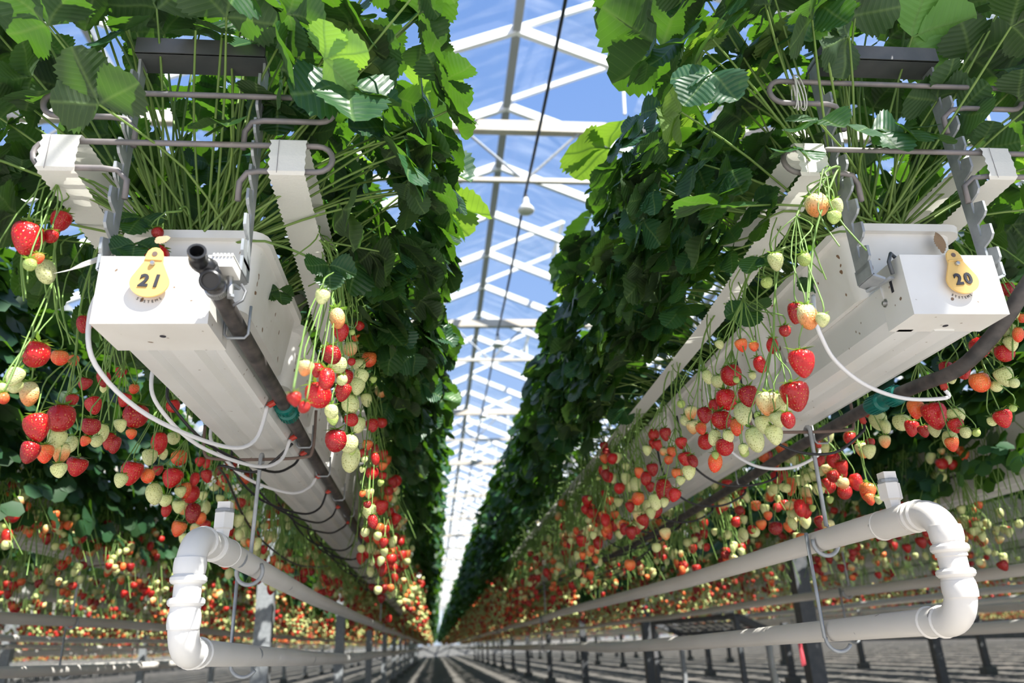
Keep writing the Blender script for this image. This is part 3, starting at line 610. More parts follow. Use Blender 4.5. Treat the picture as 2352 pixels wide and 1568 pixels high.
def coupling(parent, p, q, R):
    p = Vector(p); q = Vector(q); d = (q - p).normalized(); L = (q - p).length; m = MB()
    m.lathe([(0.013, 0), (0.017, 0.001), (0.0185, 0.006), (0.0185, L * 0.30), (0.0165, L * 0.34), (0.014, L * 0.36), (0.014, L * 0.55), (0.0165, L * 0.57), (0.0185, L * 0.6), (0.0185, L * 0.93), (0.0165, L), (0.013, L)], p, d, 22)
    x = d.orthogonal().normalized(); y = d.cross(x)
    for i in range(20):
        a = i * 2 * PI / 20; c = (x * math.cos(a) + y * math.sin(a)) * 0.0187
        m.bar(p + c + d * 0.006, p + c + d * L * 0.28, 0.0022, 0.0022, c); m.bar(p + c + d * L * 0.62, p + c + d * L * 0.92, 0.0022, 0.0022, c)
    tag(smooth_by_angle(m.build('coupling', GREENP, parent, org=R), 30), 'ribbed teal green coupling', None)
coupling(t, (hx + 0.001, 1.405, 0.436), (hx, 1.475, 0.435), R)
def clip(parent, x, y, z, R, dirx=1):
    MB().tube([(x - 0.017 * dirx, y, z + 0.012), (x - 0.0165 * dirx, y, z - 0.010), (x - 0.012 * dirx, y, z - 0.0155), (x + 0.012 * dirx, y, z - 0.0155), (x + 0.0165 * dirx, y, z - 0.010), (x + 0.017 * dirx, y, z + 0.034)], 0.0021, 8).build('clip', GALV, parent, True, org=R)
for y in (1.04, 1.66, 1.96, 2.30, 2.6, 3.1, 3.7): clip(t, hx, y, hz - (0.002 if y < 1.5 else 0.008), R)
MB().tube([(hx + 0.022, 0.96, 0.468), (hx + 0.030, 0.955, 0.455), (hx + 0.028, 0.95, 0.440), (hx + 0.018, 0.945, 0.430)], 0.002, 8).build('clip', DARKST, t, True)
barb_y = [1.365, 1.60, 1.735, 1.98, 2.18, 2.42, 2.72, 3.05, 3.4, 3.55, 3.8, 4.15, 4.5, 4.9, 5.3, 5.7, 6.2, 6.7, 7.3, 7.9, 8.6, 9.4, 10.2, 11, 12, 13, 14]
for i, y in enumerate(barb_y):
    z = 0.430 - min(1, max(0, (y - 1.4) / 2)) * 0.012
    m = MB(); m.tube([(hx - 0.008, y, z - 0.002), (hx - 0.018, y, z - 0.008)], 0.0058, 10); m.tube([(hx - 0.018, y, z - 0.008), (hx - 0.021, y, z - 0.010)], 0.0035, 8)
    tag(m.build('drip_fitting', REDP, t), 'red drip fitting', None)
    wt = i in (0, 1, 3); bk = y - 0.30 + 0.03 * math.sin(i * 2.3); dip = 0.362 - 0.012 * math.sin(i * 1.9) - (0.03 if i == 0 else 0)
    P = [(hx - 0.020, y, z - 0.010), (hx - 0.035, y - 0.01, dip + 0.022), (XL + 0.02, y - 0.06, dip), (XL - 0.055, bk + 0.09, dip + 0.012), (XL - 0.102, bk, dip + 0.06), (XL - 0.112, bk - 0.02, 0.46), (XL - 0.098, bk - 0.02, 0.52)]
    tag(MB().tube(cat_rom(P, 6), 0.0036 if wt else 0.0030, 7).build('drip_tube', TUBEW if wt else BLACK, t, True), 'white drip tube' if wt else None, None)
MB().tube(cat_rom([(hx - 0.02, 1.63, 0.418), (XL + 0.0, 1.66, 0.366), (XL - 0.08, 1.66, 0.380), (XL - 0.125, 1.9, 0.40), (XL - 0.14, 2.3, 0.33), (XL - 0.12, 2.9, 0.30), (XL - 0.1, 3.6, 0.36)], 6), 0.003, 7).build('drip_tube', BLACK, t, True)

t = thing('drip_hose', 'black drip hose swinging in from the frame edge to gutter 20', 'hose', (0.86, 1.3, 0.42)); R = world_of(t)
q = [at_y(2420, 560, 0.99), at_y(2352, 665, 1.02), at_y(2290, 758, 1.08), at_y(2205, 845, 1.16), at_y(2110, 885, 1.26), Vector((0.885, 1.385, 0.420)), Vector((0.882, 1.50, 0.420)), Vector((0.880, 1.7, 0.418)), Vector((0.878, 2.2, 0.405)), Vector((0.872, 2.9, 0.39)), Vector((0.87, 3.7, 0.385))] + [Vector((0.872, 5 + 2.5 * i, 0.405)) for i in range(34)]
MB().tube(cat_rom(q, 5), 0.0125, 14).build('hose', HOSE, t, True)
coupling(t, q[4].lerp(q[5], 0.45), q[5] + Vector((0, 0.03, 0)), R)
for y in (1.62, 2.1, 2.6, 3.2): clip(t, 0.879, y, 0.412, R, -1)
for i, y in enumerate([1.245, 1.46, 1.66, 1.9, 2.12, 2.4, 2.75, 2.9, 3.1, 3.4, 3.8, 4.2, 4.7, 5.2, 5.8, 6.5, 7.2, 8.0]):
    p = Vector((0.885, y, 0.42 - 0.012 * min(1, max(0, y - 1.5)))) if i else (q[3] + q[4]) / 2 + Vector((0, 0, -0.001))
    m = MB(); m.tube([p + Vector((0.004, 0, -0.010)), p + Vector((0.006, 0, -0.021))], 0.0062, 10); m.tube([p + Vector((0.006, 0, -0.021)), p + Vector((0.006, 0, -0.024))], 0.0035, 8)
    tag(m.build('drip_fitting', REDP, t), 'red drip fitting', None)
    wt = i in (0, 2); r_ = 0.0036 if wt else 0.003
    a = p + Vector((0.006, 0, -0.024)); dip = 0.352 - 0.01 * math.sin(i * 1.7)
    if i == 0: P = [a, a + Vector((-0.002, 0.0, -0.014)), at_y(2080, 915, 1.20), at_y(1990, 885, 1.14), at_y(1920, 830, 1.08), at_y(1887, 775, 1.04), at_y(1872, 730, 1.03), at_y(1868, 680, 1.06)]
    else: P = [a, a + Vector((-0.01, -0.0, -0.018)), (XR + 0.045, y + 0.02, dip), (XR - 0.03, y + 0.03, dip + 0.006), (XR - 0.085, y + 0.04, dip + 0.045), (XR - 0.112, y + 0.05, 0.46), (XR - 0.122, y + 0.05, 0.56)]
    tag(MB().tube(cat_rom(P, 6), r_, 7).build('drip_tube', TUBEW if wt else BLACK, t, True), 'white drip tube' if wt else None, None)
MB().tube(cat_rom([(0.885, 3.0, 0.38), (0.89, 3.3, 0.33), (0.86, 3.7, 0.29), (0.80, 4.0, 0.30), (0.86, 3.3, 0.32), (0.885, 2.7, 0.38)], 6), 0.003, 7).build('drip_tube', BLACK, t, True)
m = MB(); m.tube([(0.712, 0.985, 0.53), (0.700, 0.978, 0.535), (0.692, 0.976, 0.520), (0.695, 0.978, 0.500)], 0.003, 8)
m.build('clip', DARKST, t, True)

# ------------------------------------------------------------------ wire-topped cart between the right-hand rows
t = thing('harvest_rack', 'dark steel rack with a sloping wire mesh top standing between rows behind the pipes', 'rack', (2.5, 7.4, -UP))
A_, B_, O_ = Vector((2.17, 7.95, 0.145)), Vector((2.61, 6.83, 0.150)), Vector((0.30, 0.11, -0.115))
for p, mm in ((A_, DARKST), (A_ + O_, GALV), (B_, DARKST), (B_ + O_, GALV)): MB().bar((p.x, p.y, -UP), p, 0.04, 0.04, (0, 1, 0)).build('leg', mm, t)
m = MB(); m.bar(A_, B_, 0.05, 0.04); m.bar(A_ + O_, B_ + O_, 0.04, 0.04); m.bar(A_, A_ + O_, 0.04, 0.04); m.bar(B_, B_ + O_, 0.05, 0.05)
m.build('top_frame', DARKST, t)
for i in range(1, 10): p = A_.lerp(B_, i / 10); MB().tube([p, p + O_], 0.006, 6).build('wire', DARKST, t)
for q in (0.35, 0.7): MB().tube([A_ + O_ * q, B_ + O_ * q], 0.006, 6).build('wire', DARKST, t)
p = B_ + O_; MB().tube([(p.x, p.y - 0.03, -0.72), (p.x + 0.02, p.y - 0.03, -0.5), (p.x - 0.01, p.y - 0.03, -0.25), (p.x, p.y - 0.03, 0.0)], [0.02, 0.034, 0.022, 0.03], 8).build('tape_wrapping', TAPE, t, True)
x1, zt = 0, 0
for i, (x, y, p_) in enumerate((A_.lerp(B_, .93), A_.lerp(B_, .8))):
    g = MB(); g.lathe([(0.01, 0.0), (0.05, 0.005), (0.055, 0.03), (0.035, 0.05), (0.04, 0.065), (0.012, 0.08)], (x, y, p_ + 0.02), (0.1, 0.2, 1), 9)
    tag(g.build('crumpled_wrapper', TAPE, None, org=(x, y, p_ + 0.02)), 'crumpled white wrapper on the %s end of the wire-topped rack' % ('nearer', 'farther')[i], 'wrapper')
tag(MB().add([(1.925, 4.2, -0.05), (1.945, 4.2, -0.05), (1.95, 4.2, -0.16), (1.93, 4.21, -0.17)], [(0, 1, 2, 3)]).add([(1.925, 4.203, -0.05), (1.945, 4.203, -0.05), (1.95, 4.203, -0.16), (1.93, 4.213, -0.17)], [(3, 2, 1, 0)]).build('ribbon', RIBBON, None, org=(1.935, 4.2, -0.05)), 'small pink ribbon hanging under the pipe behind row 20', 'ribbon')
# ------------------------------------------------------------------ plant pieces shared by all plants
def leaflet(L, Wd, fold, droop, curl, wob, n=9):
    vs = []; uvs = []; fs = []
    def z(x, v): t = x / (Wd / 2); return fold * abs(x) - droop * L * v * v - curl * Wd * t * t * 0.5 + wob * L * math.sin(v * 7 + t * 2.5) * 0.03
    def put(x, v): vs.append((x, L * v, z(x, v))); uvs.append((x / Wd, v)); return len(vs) - 1
    f = lambda v: Wd / 2 * max(0.0, math.sin(PI * min(1, v) ** 1.3)) ** 0.72
    mid = [put(0, i / n) for i in range(n)] + [put(0, 1.0)]
    for s in (-1, 1):
        q = [mid[0]] + [put(s * f(i / n) * 0.52, i / n) for i in range(1, n)] + [mid[n]]
        e = [mid[0]] + [put(s * f(i / n) * 0.97, i / n) for i in range(1, n)] + [mid[n]]
        for i in range(n):
            a = [mid[i], q[i], q[i + 1], mid[i + 1]]; b = [q[i], e[i], e[i + 1], q[i + 1]]
            for poly in (a, b):
                poly = list(dict.fromkeys(poly))
                if len(poly) > 2: fs.append(tuple(poly if s > 0 else poly[::-1]))
            if i >= 1:
                vt = (i + 0.80) / n; tip = put(s * (f((i + 0.6) / n) + 0.055 * Wd), min(vt, 1.03)); t = [e[i], tip, e[i + 1]]
                fs.append(tuple(t if s > 0 else t[::-1]))
    return vs, uvs, fs
def leaf_mesh(name, material, seed, single=False):
    r = random.Random(seed); V = []; U = []; F = []
    for k, ang in enumerate((0, 68 + r.uniform(-10, 8), -68 + r.uniform(-8, 10)) if not single else (0,)):
        vs, us, fs = leaflet(1.0 * (1 if k == 0 else r.uniform(0.85, 0.98)), r.uniform(0.92, 1.08), r.uniform(0.1, 0.5), r.uniform(0.05, 0.38), r.uniform(0.0, 0.32), r.uniform(0.5, 1.8))
        R = Matrix.Rotation(math.radians(ang), 3, 'Z') @ Matrix.Rotation(r.uniform(-0.15, 0.25), 3, 'X') @ Matrix.Rotation(r.uniform(-0.35, 0.35), 3, 'Y')
        b = len(V); V += [tuple(R @ Vector(v) + Vector((0, 0.10 if k == 0 else 0.0, 0))) for v in vs]; U += us; F += [tuple(i + b for i in f) for f in fs]
        if k == 0 and not single:
            b = len(V); V += [(-0.018, -0.02, -0.012), (0.018, -0.02, -0.012), (0.018, 0.12, -0.006), (-0.018, 0.12, -0.006)]; U += [(0, 0)] * 4; F.append((b, b + 1, b + 2, b + 3))
    me = bpy.data.meshes.new(name); me.from_pydata(V, [], F); me.materials.append(material)
    ul = me.uv_layers.new(name='UVMap'); ix = np.empty(len(me.loops), dtype=np.int32); me.loops.foreach_get('vertex_index', ix)
    ul.data.foreach_set('uv', np.array(U, dtype=np.float32)[ix].ravel()); me.polygons.foreach_set('use_smooth', [True] * len(me.polygons)); return me
LEAVES = [leaf_mesh('leaf', LEAF, 20 + i) for i in range(9)]
YOUNG = [leaf_mesh('young_leaf', LEAFY, 60 + i) for i in range(3)]
SINGLE = [leaf_mesh('leaflet', LEAF, 80 + i, True) for i in range(3)]
def berry_profile(kind):
    if kind == 0: return [(0.10, 0.03), (0.32, 0.035), (0.46, -0.06), (0.50, -0.22), (0.48, -0.42), (0.41, -0.64), (0.30, -0.84), (0.17, -0.99), (0.06, -1.06)], 1.0
    if kind == 1: return [(0.10, 0.02), (0.34, 0.03), (0.48, -0.08), (0.50, -0.24), (0.46, -0.44), (0.36, -0.63), (0.24, -0.79), (0.12, -0.89), (0.04, -0.92)], 1.0
    if kind == 2: return [(0.10, 0.02), (0.30, 0.02), (0.44, -0.08), (0.50, -0.28), (0.50, -0.46), (0.44, -0.64), (0.33, -0.78), (0.18, -0.88), (0.05, -0.91)], 0.95
    return [(0.10, 0.03), (0.27, 0.02), (0.39, -0.09), (0.47, -0.28), (0.50, -0.50), (0.46, -0.74), (0.36, -0.96), (0.21, -1.12), (0.07, -1.19)], 0.82
def berry_mesh(kind, key, seg=16):
    prof, fl = berry_profile(kind); r = random.Random(kind * 7 + 3); ph = [r.uniform(0, 6) for _ in range(4)]; vs = []; fs = []
    for rr, z in prof:
        for a in range(seg):
            th = 2 * PI * a / seg; q = 1 + 0.05 * math.sin(2 * th + ph[0]) + 0.035 * math.sin(3 * th + ph[1] + z * 2)
            vs.append((rr * q * math.cos(th), rr * q * fl * math.sin(th), z + 0.03 * math.sin(th + ph[2]) * rr * 2))
    k = len(prof)
    fs = [(i * seg + a, i * seg + (a + 1) % seg, (i + 1) * seg + (a + 1) % seg, (i + 1) * seg + a) for i in range(k - 1) for a in range(seg)]
    fs = [f[::-1] for f in fs]; fs += [tuple(range(seg)), tuple((k - 1) * seg + a for a in range(seg))[::-1]]
    me = bpy.data.meshes.new('strawberry'); me.from_pydata(vs, [], fs); me.materials.append(BM[key]); me.polygons.foreach_set('use_smooth', [True] * len(me.polygons)); return me
BERRY = {(k, c): berry_mesh(k, c) for k in range(4) for c in BM}
def calyx_mesh(seed):
    r = random.Random(seed); m = MB(); m.tube([(0, 0, 0.0), (0.02, 0.01, 0.16)], [0.055, 0.045], 5)
    for i in range(10):
        a = 2 * PI * i / 10 + r.uniform(-0.15, 0.15); L = r.uniform(0.42, 0.62); up = r.uniform(-0.10, 0.24); c, s = math.cos(a), math.sin(a); w = 0.085
        P = lambda d, o, z: (c * d - s * o, s * d + c * o, z)
        m.add([P(0.03, 0, 0.05), P(L * 0.5, w, 0.07 + up * 0.3), P(L * 0.5, -w, 0.07 + up * 0.3), P(L, 0, 0.03 + up)], [(0, 2, 1), (1, 2, 3)])
    me = bpy.data.meshes.new('calyx'); me.from_pydata(m.v, [], m.f); me.materials.append(CALYX); return me
CAL = [calyx_mesh(i) for i in range(4)]
def flower_mesh():
    m = MB()
    for i in range(5):
        a = 2 * PI * i / 5; pts = [(0, 0, 0.05)] + [(0.62 * math.cos(a + o) * q, 0.62 * math.sin(a + o) * q, 0.05 + 0.08 * q) for o, q in ((-0.5, 0.75), (-0.42, 1.35), (0, 1.6), (0.42, 1.35), (0.5, 0.75))]
        m.add(pts, [(0, 1, 2), (0, 2, 3), (0, 3, 4), (0, 4, 5)])
    m.mi = 1; m.lathe([(0.24, 0.02), (0.25, 0.12), (0.15, 0.24), (0.03, 0.28)], n=9)
    me = bpy.data.meshes.new('flower'); me.from_pydata(m.v, [], m.f); me.materials.append(PETAL); me.materials.append(PISTIL); me.polygons.foreach_set('material_index', m.m); return me
FLOWER = flower_mesh()

# ------------------------------------------------------------------ leafy plants along the two nearest rows
HALF = [(0.23, 0.61), (0.33, 0.67), (0.39, 0.77), (0.40, 0.90), (0.36, 1.03), (0.25, 1.13), (0.12, 1.18), (0.0, 1.19)]
ACC = [0.0]
for (a, b), (c, d) in zip(HALF, HALF[1:]): ACC.append(ACC[-1] + math.hypot(c - a, d - b))
def section(u):
    t = u * ACC[-1]
    for i in range(len(HALF) - 1):
        if t <= ACC[i + 1] + 1e-9:
            k = (t - ACC[i]) / (ACC[i + 1] - ACC[i]); (a, b), (c, d) = HALF[i], HALF[i + 1]; l = math.hypot(c - a, d - b)
            return a + (c - a) * k, b + (d - b) * k, (d - b) / l, -(c - a) / l
def frame(N, A):
    N = N.normalized(); A = (A - N * A.dot(N)).normalized(); X = A.cross(N)
    return Matrix((X, A, N)).transposed().to_quaternion()
def stalk(mb, a, b, bow, r=0.0021):
    mid = a.lerp(b, 0.55) + bow; mb.tube(cat_rom([a, mid, b], 3), [r * 1.15] * 2 + [r] * 3 + [r * 0.85] * 2, 5, False)
def make_leaf(plant, origin, crown, pos, N, A, size, mesh, stems, single_stem, hide=0.0):
    inst('leaf', mesh, plant, pos - origin, frame(N, A), size)
    b = pos - A.normalized() * 0.0
    if rnd.random() < hide: return
    if single_stem:
        m = MB(); stalk(m, crown, b, Vector((rnd.uniform(-.02, .02), rnd.uniform(-.02, .02), 0.02))); m.build('leaf_stalk', STALK, plant, True, org=origin)
    else: stalk(stems, crown, b, Vector((0, 0, 0.02)), 0.002)
NPL = 24
# leaves that stand out in the front of each row: (px, py, Y, leaflet px, normal, direction, young?)
SPECIAL = {XL: [(228, 240, .90, 118, (-.1, .62, .72), (-.25, -.7, .62), 0), (795, 200, .93, 150, (.25, -.85, .35), (.12, -.25, -.9), 0), (660, 70, .95, 105, (.3, -.45, .8), (.8, -.35, .1), 0),
    (790, 150, 1.0, 125, (.05, .35, .9), (.75, -.55, .2), 1), (975, 355, 1.4, 118, (.3, -.65, .6), (.8, -.25, -.35), 0), (962, 215, 1.42, 100, (.1, .3, .9), (.9, -.2, .15), 1), (530, 285, .94, 85, (-.2, -.6, .7), (-.8, -.45, .1), 0),
    (110, 60, .9, 130, (0, .4, .85), (-.5, -.7, .3), 0), (520, 40, .9, 130, (.1, .45, .85), (.3, -.8, .4), 0), (900, 300, 1.15, 110, (.4, -.3, .85), (.75, -.4, .0), 1), (640, 230, 1.0, 95, (-.1, -.9, .1), (.05, .0, -1), 0),
    (450, 70, .93, 95, (-.2, -.7, .6), (.1, -.5, .8), 0), (325, 500, 1.05, 62, (.1, -.8, .5), (-.1, -.3, -.9), 0), (310, 560, 1.0, 60, (.2, -.8, .4), (.1, -.2, -.9), 0), (755, 610, 1.05, 68, (.2, -.8, .4), (.1, -.2, -.9), 0), (640, 665, 1.2, 45, (.5, -.7, .3), (.2, -.2, -.9), 0), (1005, 470, 1.6, 120, (.4, .1, .85), (.9, -.3, -.2), 1), (360, 20, .95, 120, (0, .5, .8), (-.3, -.8, .3), 0)],
    XR: [(2000, 300, .93, 105, (0, -.75, .6), (.25, -.5, -.6), 0), (1880, 280, .93, 88, (-.1, -.6, .75), (-.85, -.4, -.15), 0), (2095, 85, .98, 125, (0, .55, .8), (.9, -.3, .25), 1), (1700, 130, 1.05, 150, (-.5, -.55, .6), (-.5, -.4, -.6), 0),
    (1520, 110, 1.15, 150, (.15, .55, .8), (-.85, -.35, .25), 0), (1655, 475, 1.0, 112, (.1, -.35, .9), (-.9, -.35, -.12), 0), (1840, 345, .93, 80, (0, -.6, .8), (-.85, -.4, -.2), 0), (2080, 300, .94, 100, (.1, -.6, .75), (.8, -.45, -.1), 0),
    (2235, 140, .98, 110, (.1, .5, .8), (.6, -.7, .3), 0), (1480, 20, 1.2, 120, (.1, .5, .8), (-.8, -.4, .3), 0), (1400, 340, 1.6, 125, (-.35, .2, .85), (-.85, -.3, -.2), 1), (1330, 560, 2.2, 125, (-.7, .1, .6), (-.4, -.4, -.6), 0),
    (1760, 20, 1.0, 120, (0, .5, .8), (-.3, -.8, .3), 0), (1950, 40, .95, 120, (0, .5, .8), (.2, -.8, .4), 0), (1870, 610, 1.18, 66, (-.7, -.6, .2), (.2, -.2, -.95), 0), (1720, 700, 1.25, 60, (-.4, -.7, .4), (-.2, -.2, -.9), 0), (1630, 610, 1.35, 70, (-.5, -.6, .6), (-.5, -.3, -.6), 0), (1745, 590, 1.0, 62, (-.3, -.6, .6), (.2, -.3, -.85), 0)]}
for xc, num, sidew in ((XL, '21', 'left'), (XR, '20', 'right')):
    for i in range(NPL):
        y = 1.10 + 0.2 * i; lift = 0.0 if xc == XL else 0.03
        crown0 = Vector((xc + rnd.uniform(-.03, .03), y, 0.60 + lift))
        t = thing('strawberry_plant', 'leafy strawberry plant, %s from the front end of the %s row with tag %s' % (ORD[i], sidew, num), 'strawberry plant', crown0, 'strawberry plants of row ' + num)
        st = MB(); n = 100 if i == 0 else 66 if i < 4 else 52 if i < 12 else 42
        for j in range(n):
            s = -1 if (j % 2) else 1
            if i > 3 and rnd.random() < 0.30: s = 1 if xc == XL else -1         # the aisle side shows most
            u = rnd.random() ** 0.9; px, pz, nx, nz = section(u); d = 1 - 0.75 * rnd.random() ** (1.4 if i < 6 else 2.2)
            if i == 0 and rnd.random() < 0.55: yy = y - rnd.uniform(0.10, 0.26)
            else: yy = y + rnd.uniform(-.12, .12)
            if pz < 0.80 and px * d < 0.27: pz = rnd.uniform(0.82, 1.0)
            pos = Vector((xc + s * px * d, yy, 0.61 + (pz - 0.61) * (0.72 + 0.28 * d) + lift + rnd.uniform(-.015, .015)))
            out = Vector((s * nx, 0, nz)); up = Vector((0, 0, 1)); jit = Vector((rnd.gauss(0, .33), rnd.gauss(0, .33), rnd.gauss(0, .2)))
            if u < 0.5: N = out * 0.55 + up * 0.6 + jit; A = out * 0.75 - up * rnd.uniform(-.1, .9) + Vector((0, rnd.gauss(-.15, .5), 0))
            else: N = up * 0.95 + out * 0.25 + jit; A = Vector((s * rnd.uniform(-.3, 1), rnd.gauss(-.25 if i == 0 else 0, .6), rnd.gauss(0, .2)))
            if i == 0: A = A + Vector((0, -.5, 0)); N = N + Vector((0, rnd.uniform(-.55, .45), 0))
            big = rnd.uniform(0.052, 0.082)
            cr = crown0 + Vector((s * rnd.uniform(0.0, .06), rnd.uniform(-.04, .05), 0))
            make_leaf(t, crown0, cr, pos, N, A, big, rnd.choice(YOUNG if rnd.random() < 0.09 else LEAVES), st, i < 3, 0.62 if i == 0 else 0.90)
        for j in range(0 if i < 1 else 14 if i < 9 else 4):            # low inner leaves that close the view along the row
            pos = Vector((xc + rnd.uniform(-.26, .26), y + rnd.uniform(-.1, .1), lift + rnd.uniform(.67, .88))); N = Vector((rnd.gauss(0, .4), rnd.gauss(-.35, .45), .7)); A = Vector((rnd.gauss(0, .6), rnd.gauss(-.3, .5), rnd.gauss(-.1, .4)))
            make_leaf(t, crown0, crown0, pos, N, A, rnd.uniform(.05, .075), rnd.choice(LEAVES), st, i < 3, 0.7)
        for j in range(26 if i < 8 else 12):                            # the leafy flank, mostly towards the aisle
            s = (1 if xc == XL else -1) * (1 if rnd.random() < 0.72 else -1); u = rnd.uniform(0.02, 0.42); px, pz, nx, nz = section(u)
            pos = Vector((xc + s * px * rnd.uniform(.85, 1.02), y + rnd.uniform(-.12, .12), pz + lift + rnd.uniform(-.02, .02)))
            N = Vector((s * .8 + rnd.gauss(0, .3), rnd.gauss(-.1, .35), .5 + rnd.gauss(0, .25))); A = Vector((s * rnd.uniform(.1, .8), rnd.gauss(-.1, .5), rnd.uniform(-1.0, .1)))
            make_leaf(t, crown0, crown0 + Vector((s * .04, 0, 0)), pos, N, A, rnd.uniform(.05, .075), rnd.choice(LEAVES), st, i < 3, 0.6)
        if i == 0:
            for (px, py, Y, sz, N, A, yg) in SPECIAL[xc]:
                p = at_y(px, py, Y); cr = crown0 + Vector((rnd.uniform(-.06, .06), rnd.uniform(-.04, .05), 0))
                make_leaf(t, crown0, cr, p, Vector(N), Vector(A), sz * depth(p) / FPX, rnd.choice(YOUNG if yg else LEAVES), st, True)
        if i < 8:                                                      # short leaf stalks fanning out of the crown with no leaf in view
            for j in range(5):
                s = rnd.choice((-1, 1)); a = crown0 + Vector((s * rnd.uniform(0, .07), rnd.uniform(-.08, .08), -.005)); b = crown0 + Vector((s * rnd.uniform(.05, .34), rnd.uniform(-.12, .12), rnd.uniform(.06, .3)))
                stalk(st, a, b, Vector((s * .02, 0, .02)), 0.0019)
        if st.v: tag(st.build('leaf_stalks', STALK, t, True, org=crown0), None, None, kind='stuff')
sl_ = MB(); vs = []
for i in range(9):
    for j in range(7): a = 0.35 + j * 0.4; vs.append((-0.345 + 0.0012 * i * i + 0.036 * math.cos(a), 1.22 + 0.05 * i, 0.655 + 0.006 * i + 0.045 * math.sin(a)))
sl_.add(vs, [(7 * i + j, 7 * i + j + 1, 7 * i + 8 + j, 7 * i + 7 + j) for i in range(8) for j in range(6)])
tag(sl_.build('plastic_sleeve', TRAY, None, True, org=(-.345, 1.22, .655)), 'pale curled plastic sleeve lying on the substrate among the stalks of row 21', 'sleeve')
# two odd dead leaves at the front of the rows
for px, py, Y, sz, N, A, lb in ((2145, 528, 1.035, 55, (0, -.9, .2), (.05, -.2, -1), 'withered grey-brown leaf drooping over the tray rim behind tag 20'), (395, 545, .98, 40, (.3, -.6, .5), (-.3, -.5, -.3), 'dry brown leaf on the tray rim above tag 21')):
    p = at_y(px, py, Y); me = SINGLE[0].copy(); me.materials.clear(); me.materials.append(DRY)
    o = bpy.data.objects.new('withered_leaf', me); C.objects.link(o); o.location = p; o.rotation_mode = 'QUATERNION'; o.rotation_quaternion = frame(Vector(N), Vector(A)); o.scale = (sz * depth(p) / FPX * 0.55, sz * depth(p) / FPX, sz * depth(p) / FPX); tag(o, lb, 'leaf')

# ------------------------------------------------------------------ fruit trusses
CNAME = {'R': 'red', 'D': 'dark', 'O': 'orange', 'H': 'half-ripe', 'P': 'pale', 'G': 'green'}
def truss(name_label, xc, side, anchor, crown, berries, group=None, detail=True, bare=2, flowers=()):
    """berries: (centre, radius, colour)"""
    t = thing('strawberry_truss', name_label, 'strawberry truss', anchor, group)
    m = MB(); n = len(berries); zt = max(b[0].z for b in berries); hub = Vector((0, 0, 0))
    for b in berries: hub += b[0] / n
    hub.z = min(zt + 0.035, anchor.z - 0.01); hub = hub.lerp(anchor, 0.25)
    m.tube(cat_rom([crown, crown.lerp(anchor, .6) + Vector((0, 0, .025)), anchor, anchor.lerp(hub, .5) + Vector((side * .012, 0, 0)), hub], 4), 0.0019, 5, False)
    for c, r, k in berries:
        tilt = Vector((rnd.gauss(0, .16), rnd.gauss(-.04, .16), 1)).normalized(); q = tilt.to_track_quat('Z', 'Y') @ Quaternion((0, 0, 1), rnd.uniform(0, 6.28))
        kind = rnd.choice((0, 0, 1, 2, 2, 3)) if r > 0.010 else rnd.choice((1, 2)); top = c + tilt * (r * 1.0)
        sc = 2 * r; b = inst('strawberry', BERRY[kind, k], t, top - anchor, q, sc)
        if detail: inst('calyx', rnd.choice(CAL), b, (0, 0, 0), None, rnd.uniform(0.85, 1.1) if r > 0.009 else 1.2)
        p = top + tilt * (0.1 * r); st = hub if hub.z > top.z + 0.01 else anchor.lerp(top + Vector((0, 0, .05)), .5)
        m.tube(cat_rom([st, st.lerp(p, .5) + Vector((rnd.gauss(0, .008), rnd.gauss(0, .008), .008)), p + Vector((rnd.gauss(0, .003), 0, .018)), p], 3), 0.0011, 4, False)
    for _ in range(bare):
        e = anchor + Vector((side * rnd.uniform(-.02, .07), rnd.uniform(-.09, .06), -rnd.uniform(.05, .26)))
        m.tube(cat_rom([crown, anchor + Vector((side * .01, rnd.gauss(0, .02), rnd.uniform(0, .02))), anchor.lerp(e, .6) + Vector((side * .025, 0, .012)), e], 3), 0.0013, 4, False)
    for f in flowers:
        inst('flower', FLOWER, t, f - anchor, frame(Vector((rnd.gauss(0, .4), -1, .1)), Vector((0, .2, 1))), 0.016); m.tube([anchor, anchor.lerp(f, .5) + Vector((0, 0, .02)), f + Vector((0, .003, 0))], 0.0011, 4, False)
    m.build('stem', STALKD, t, True, org=anchor); return t
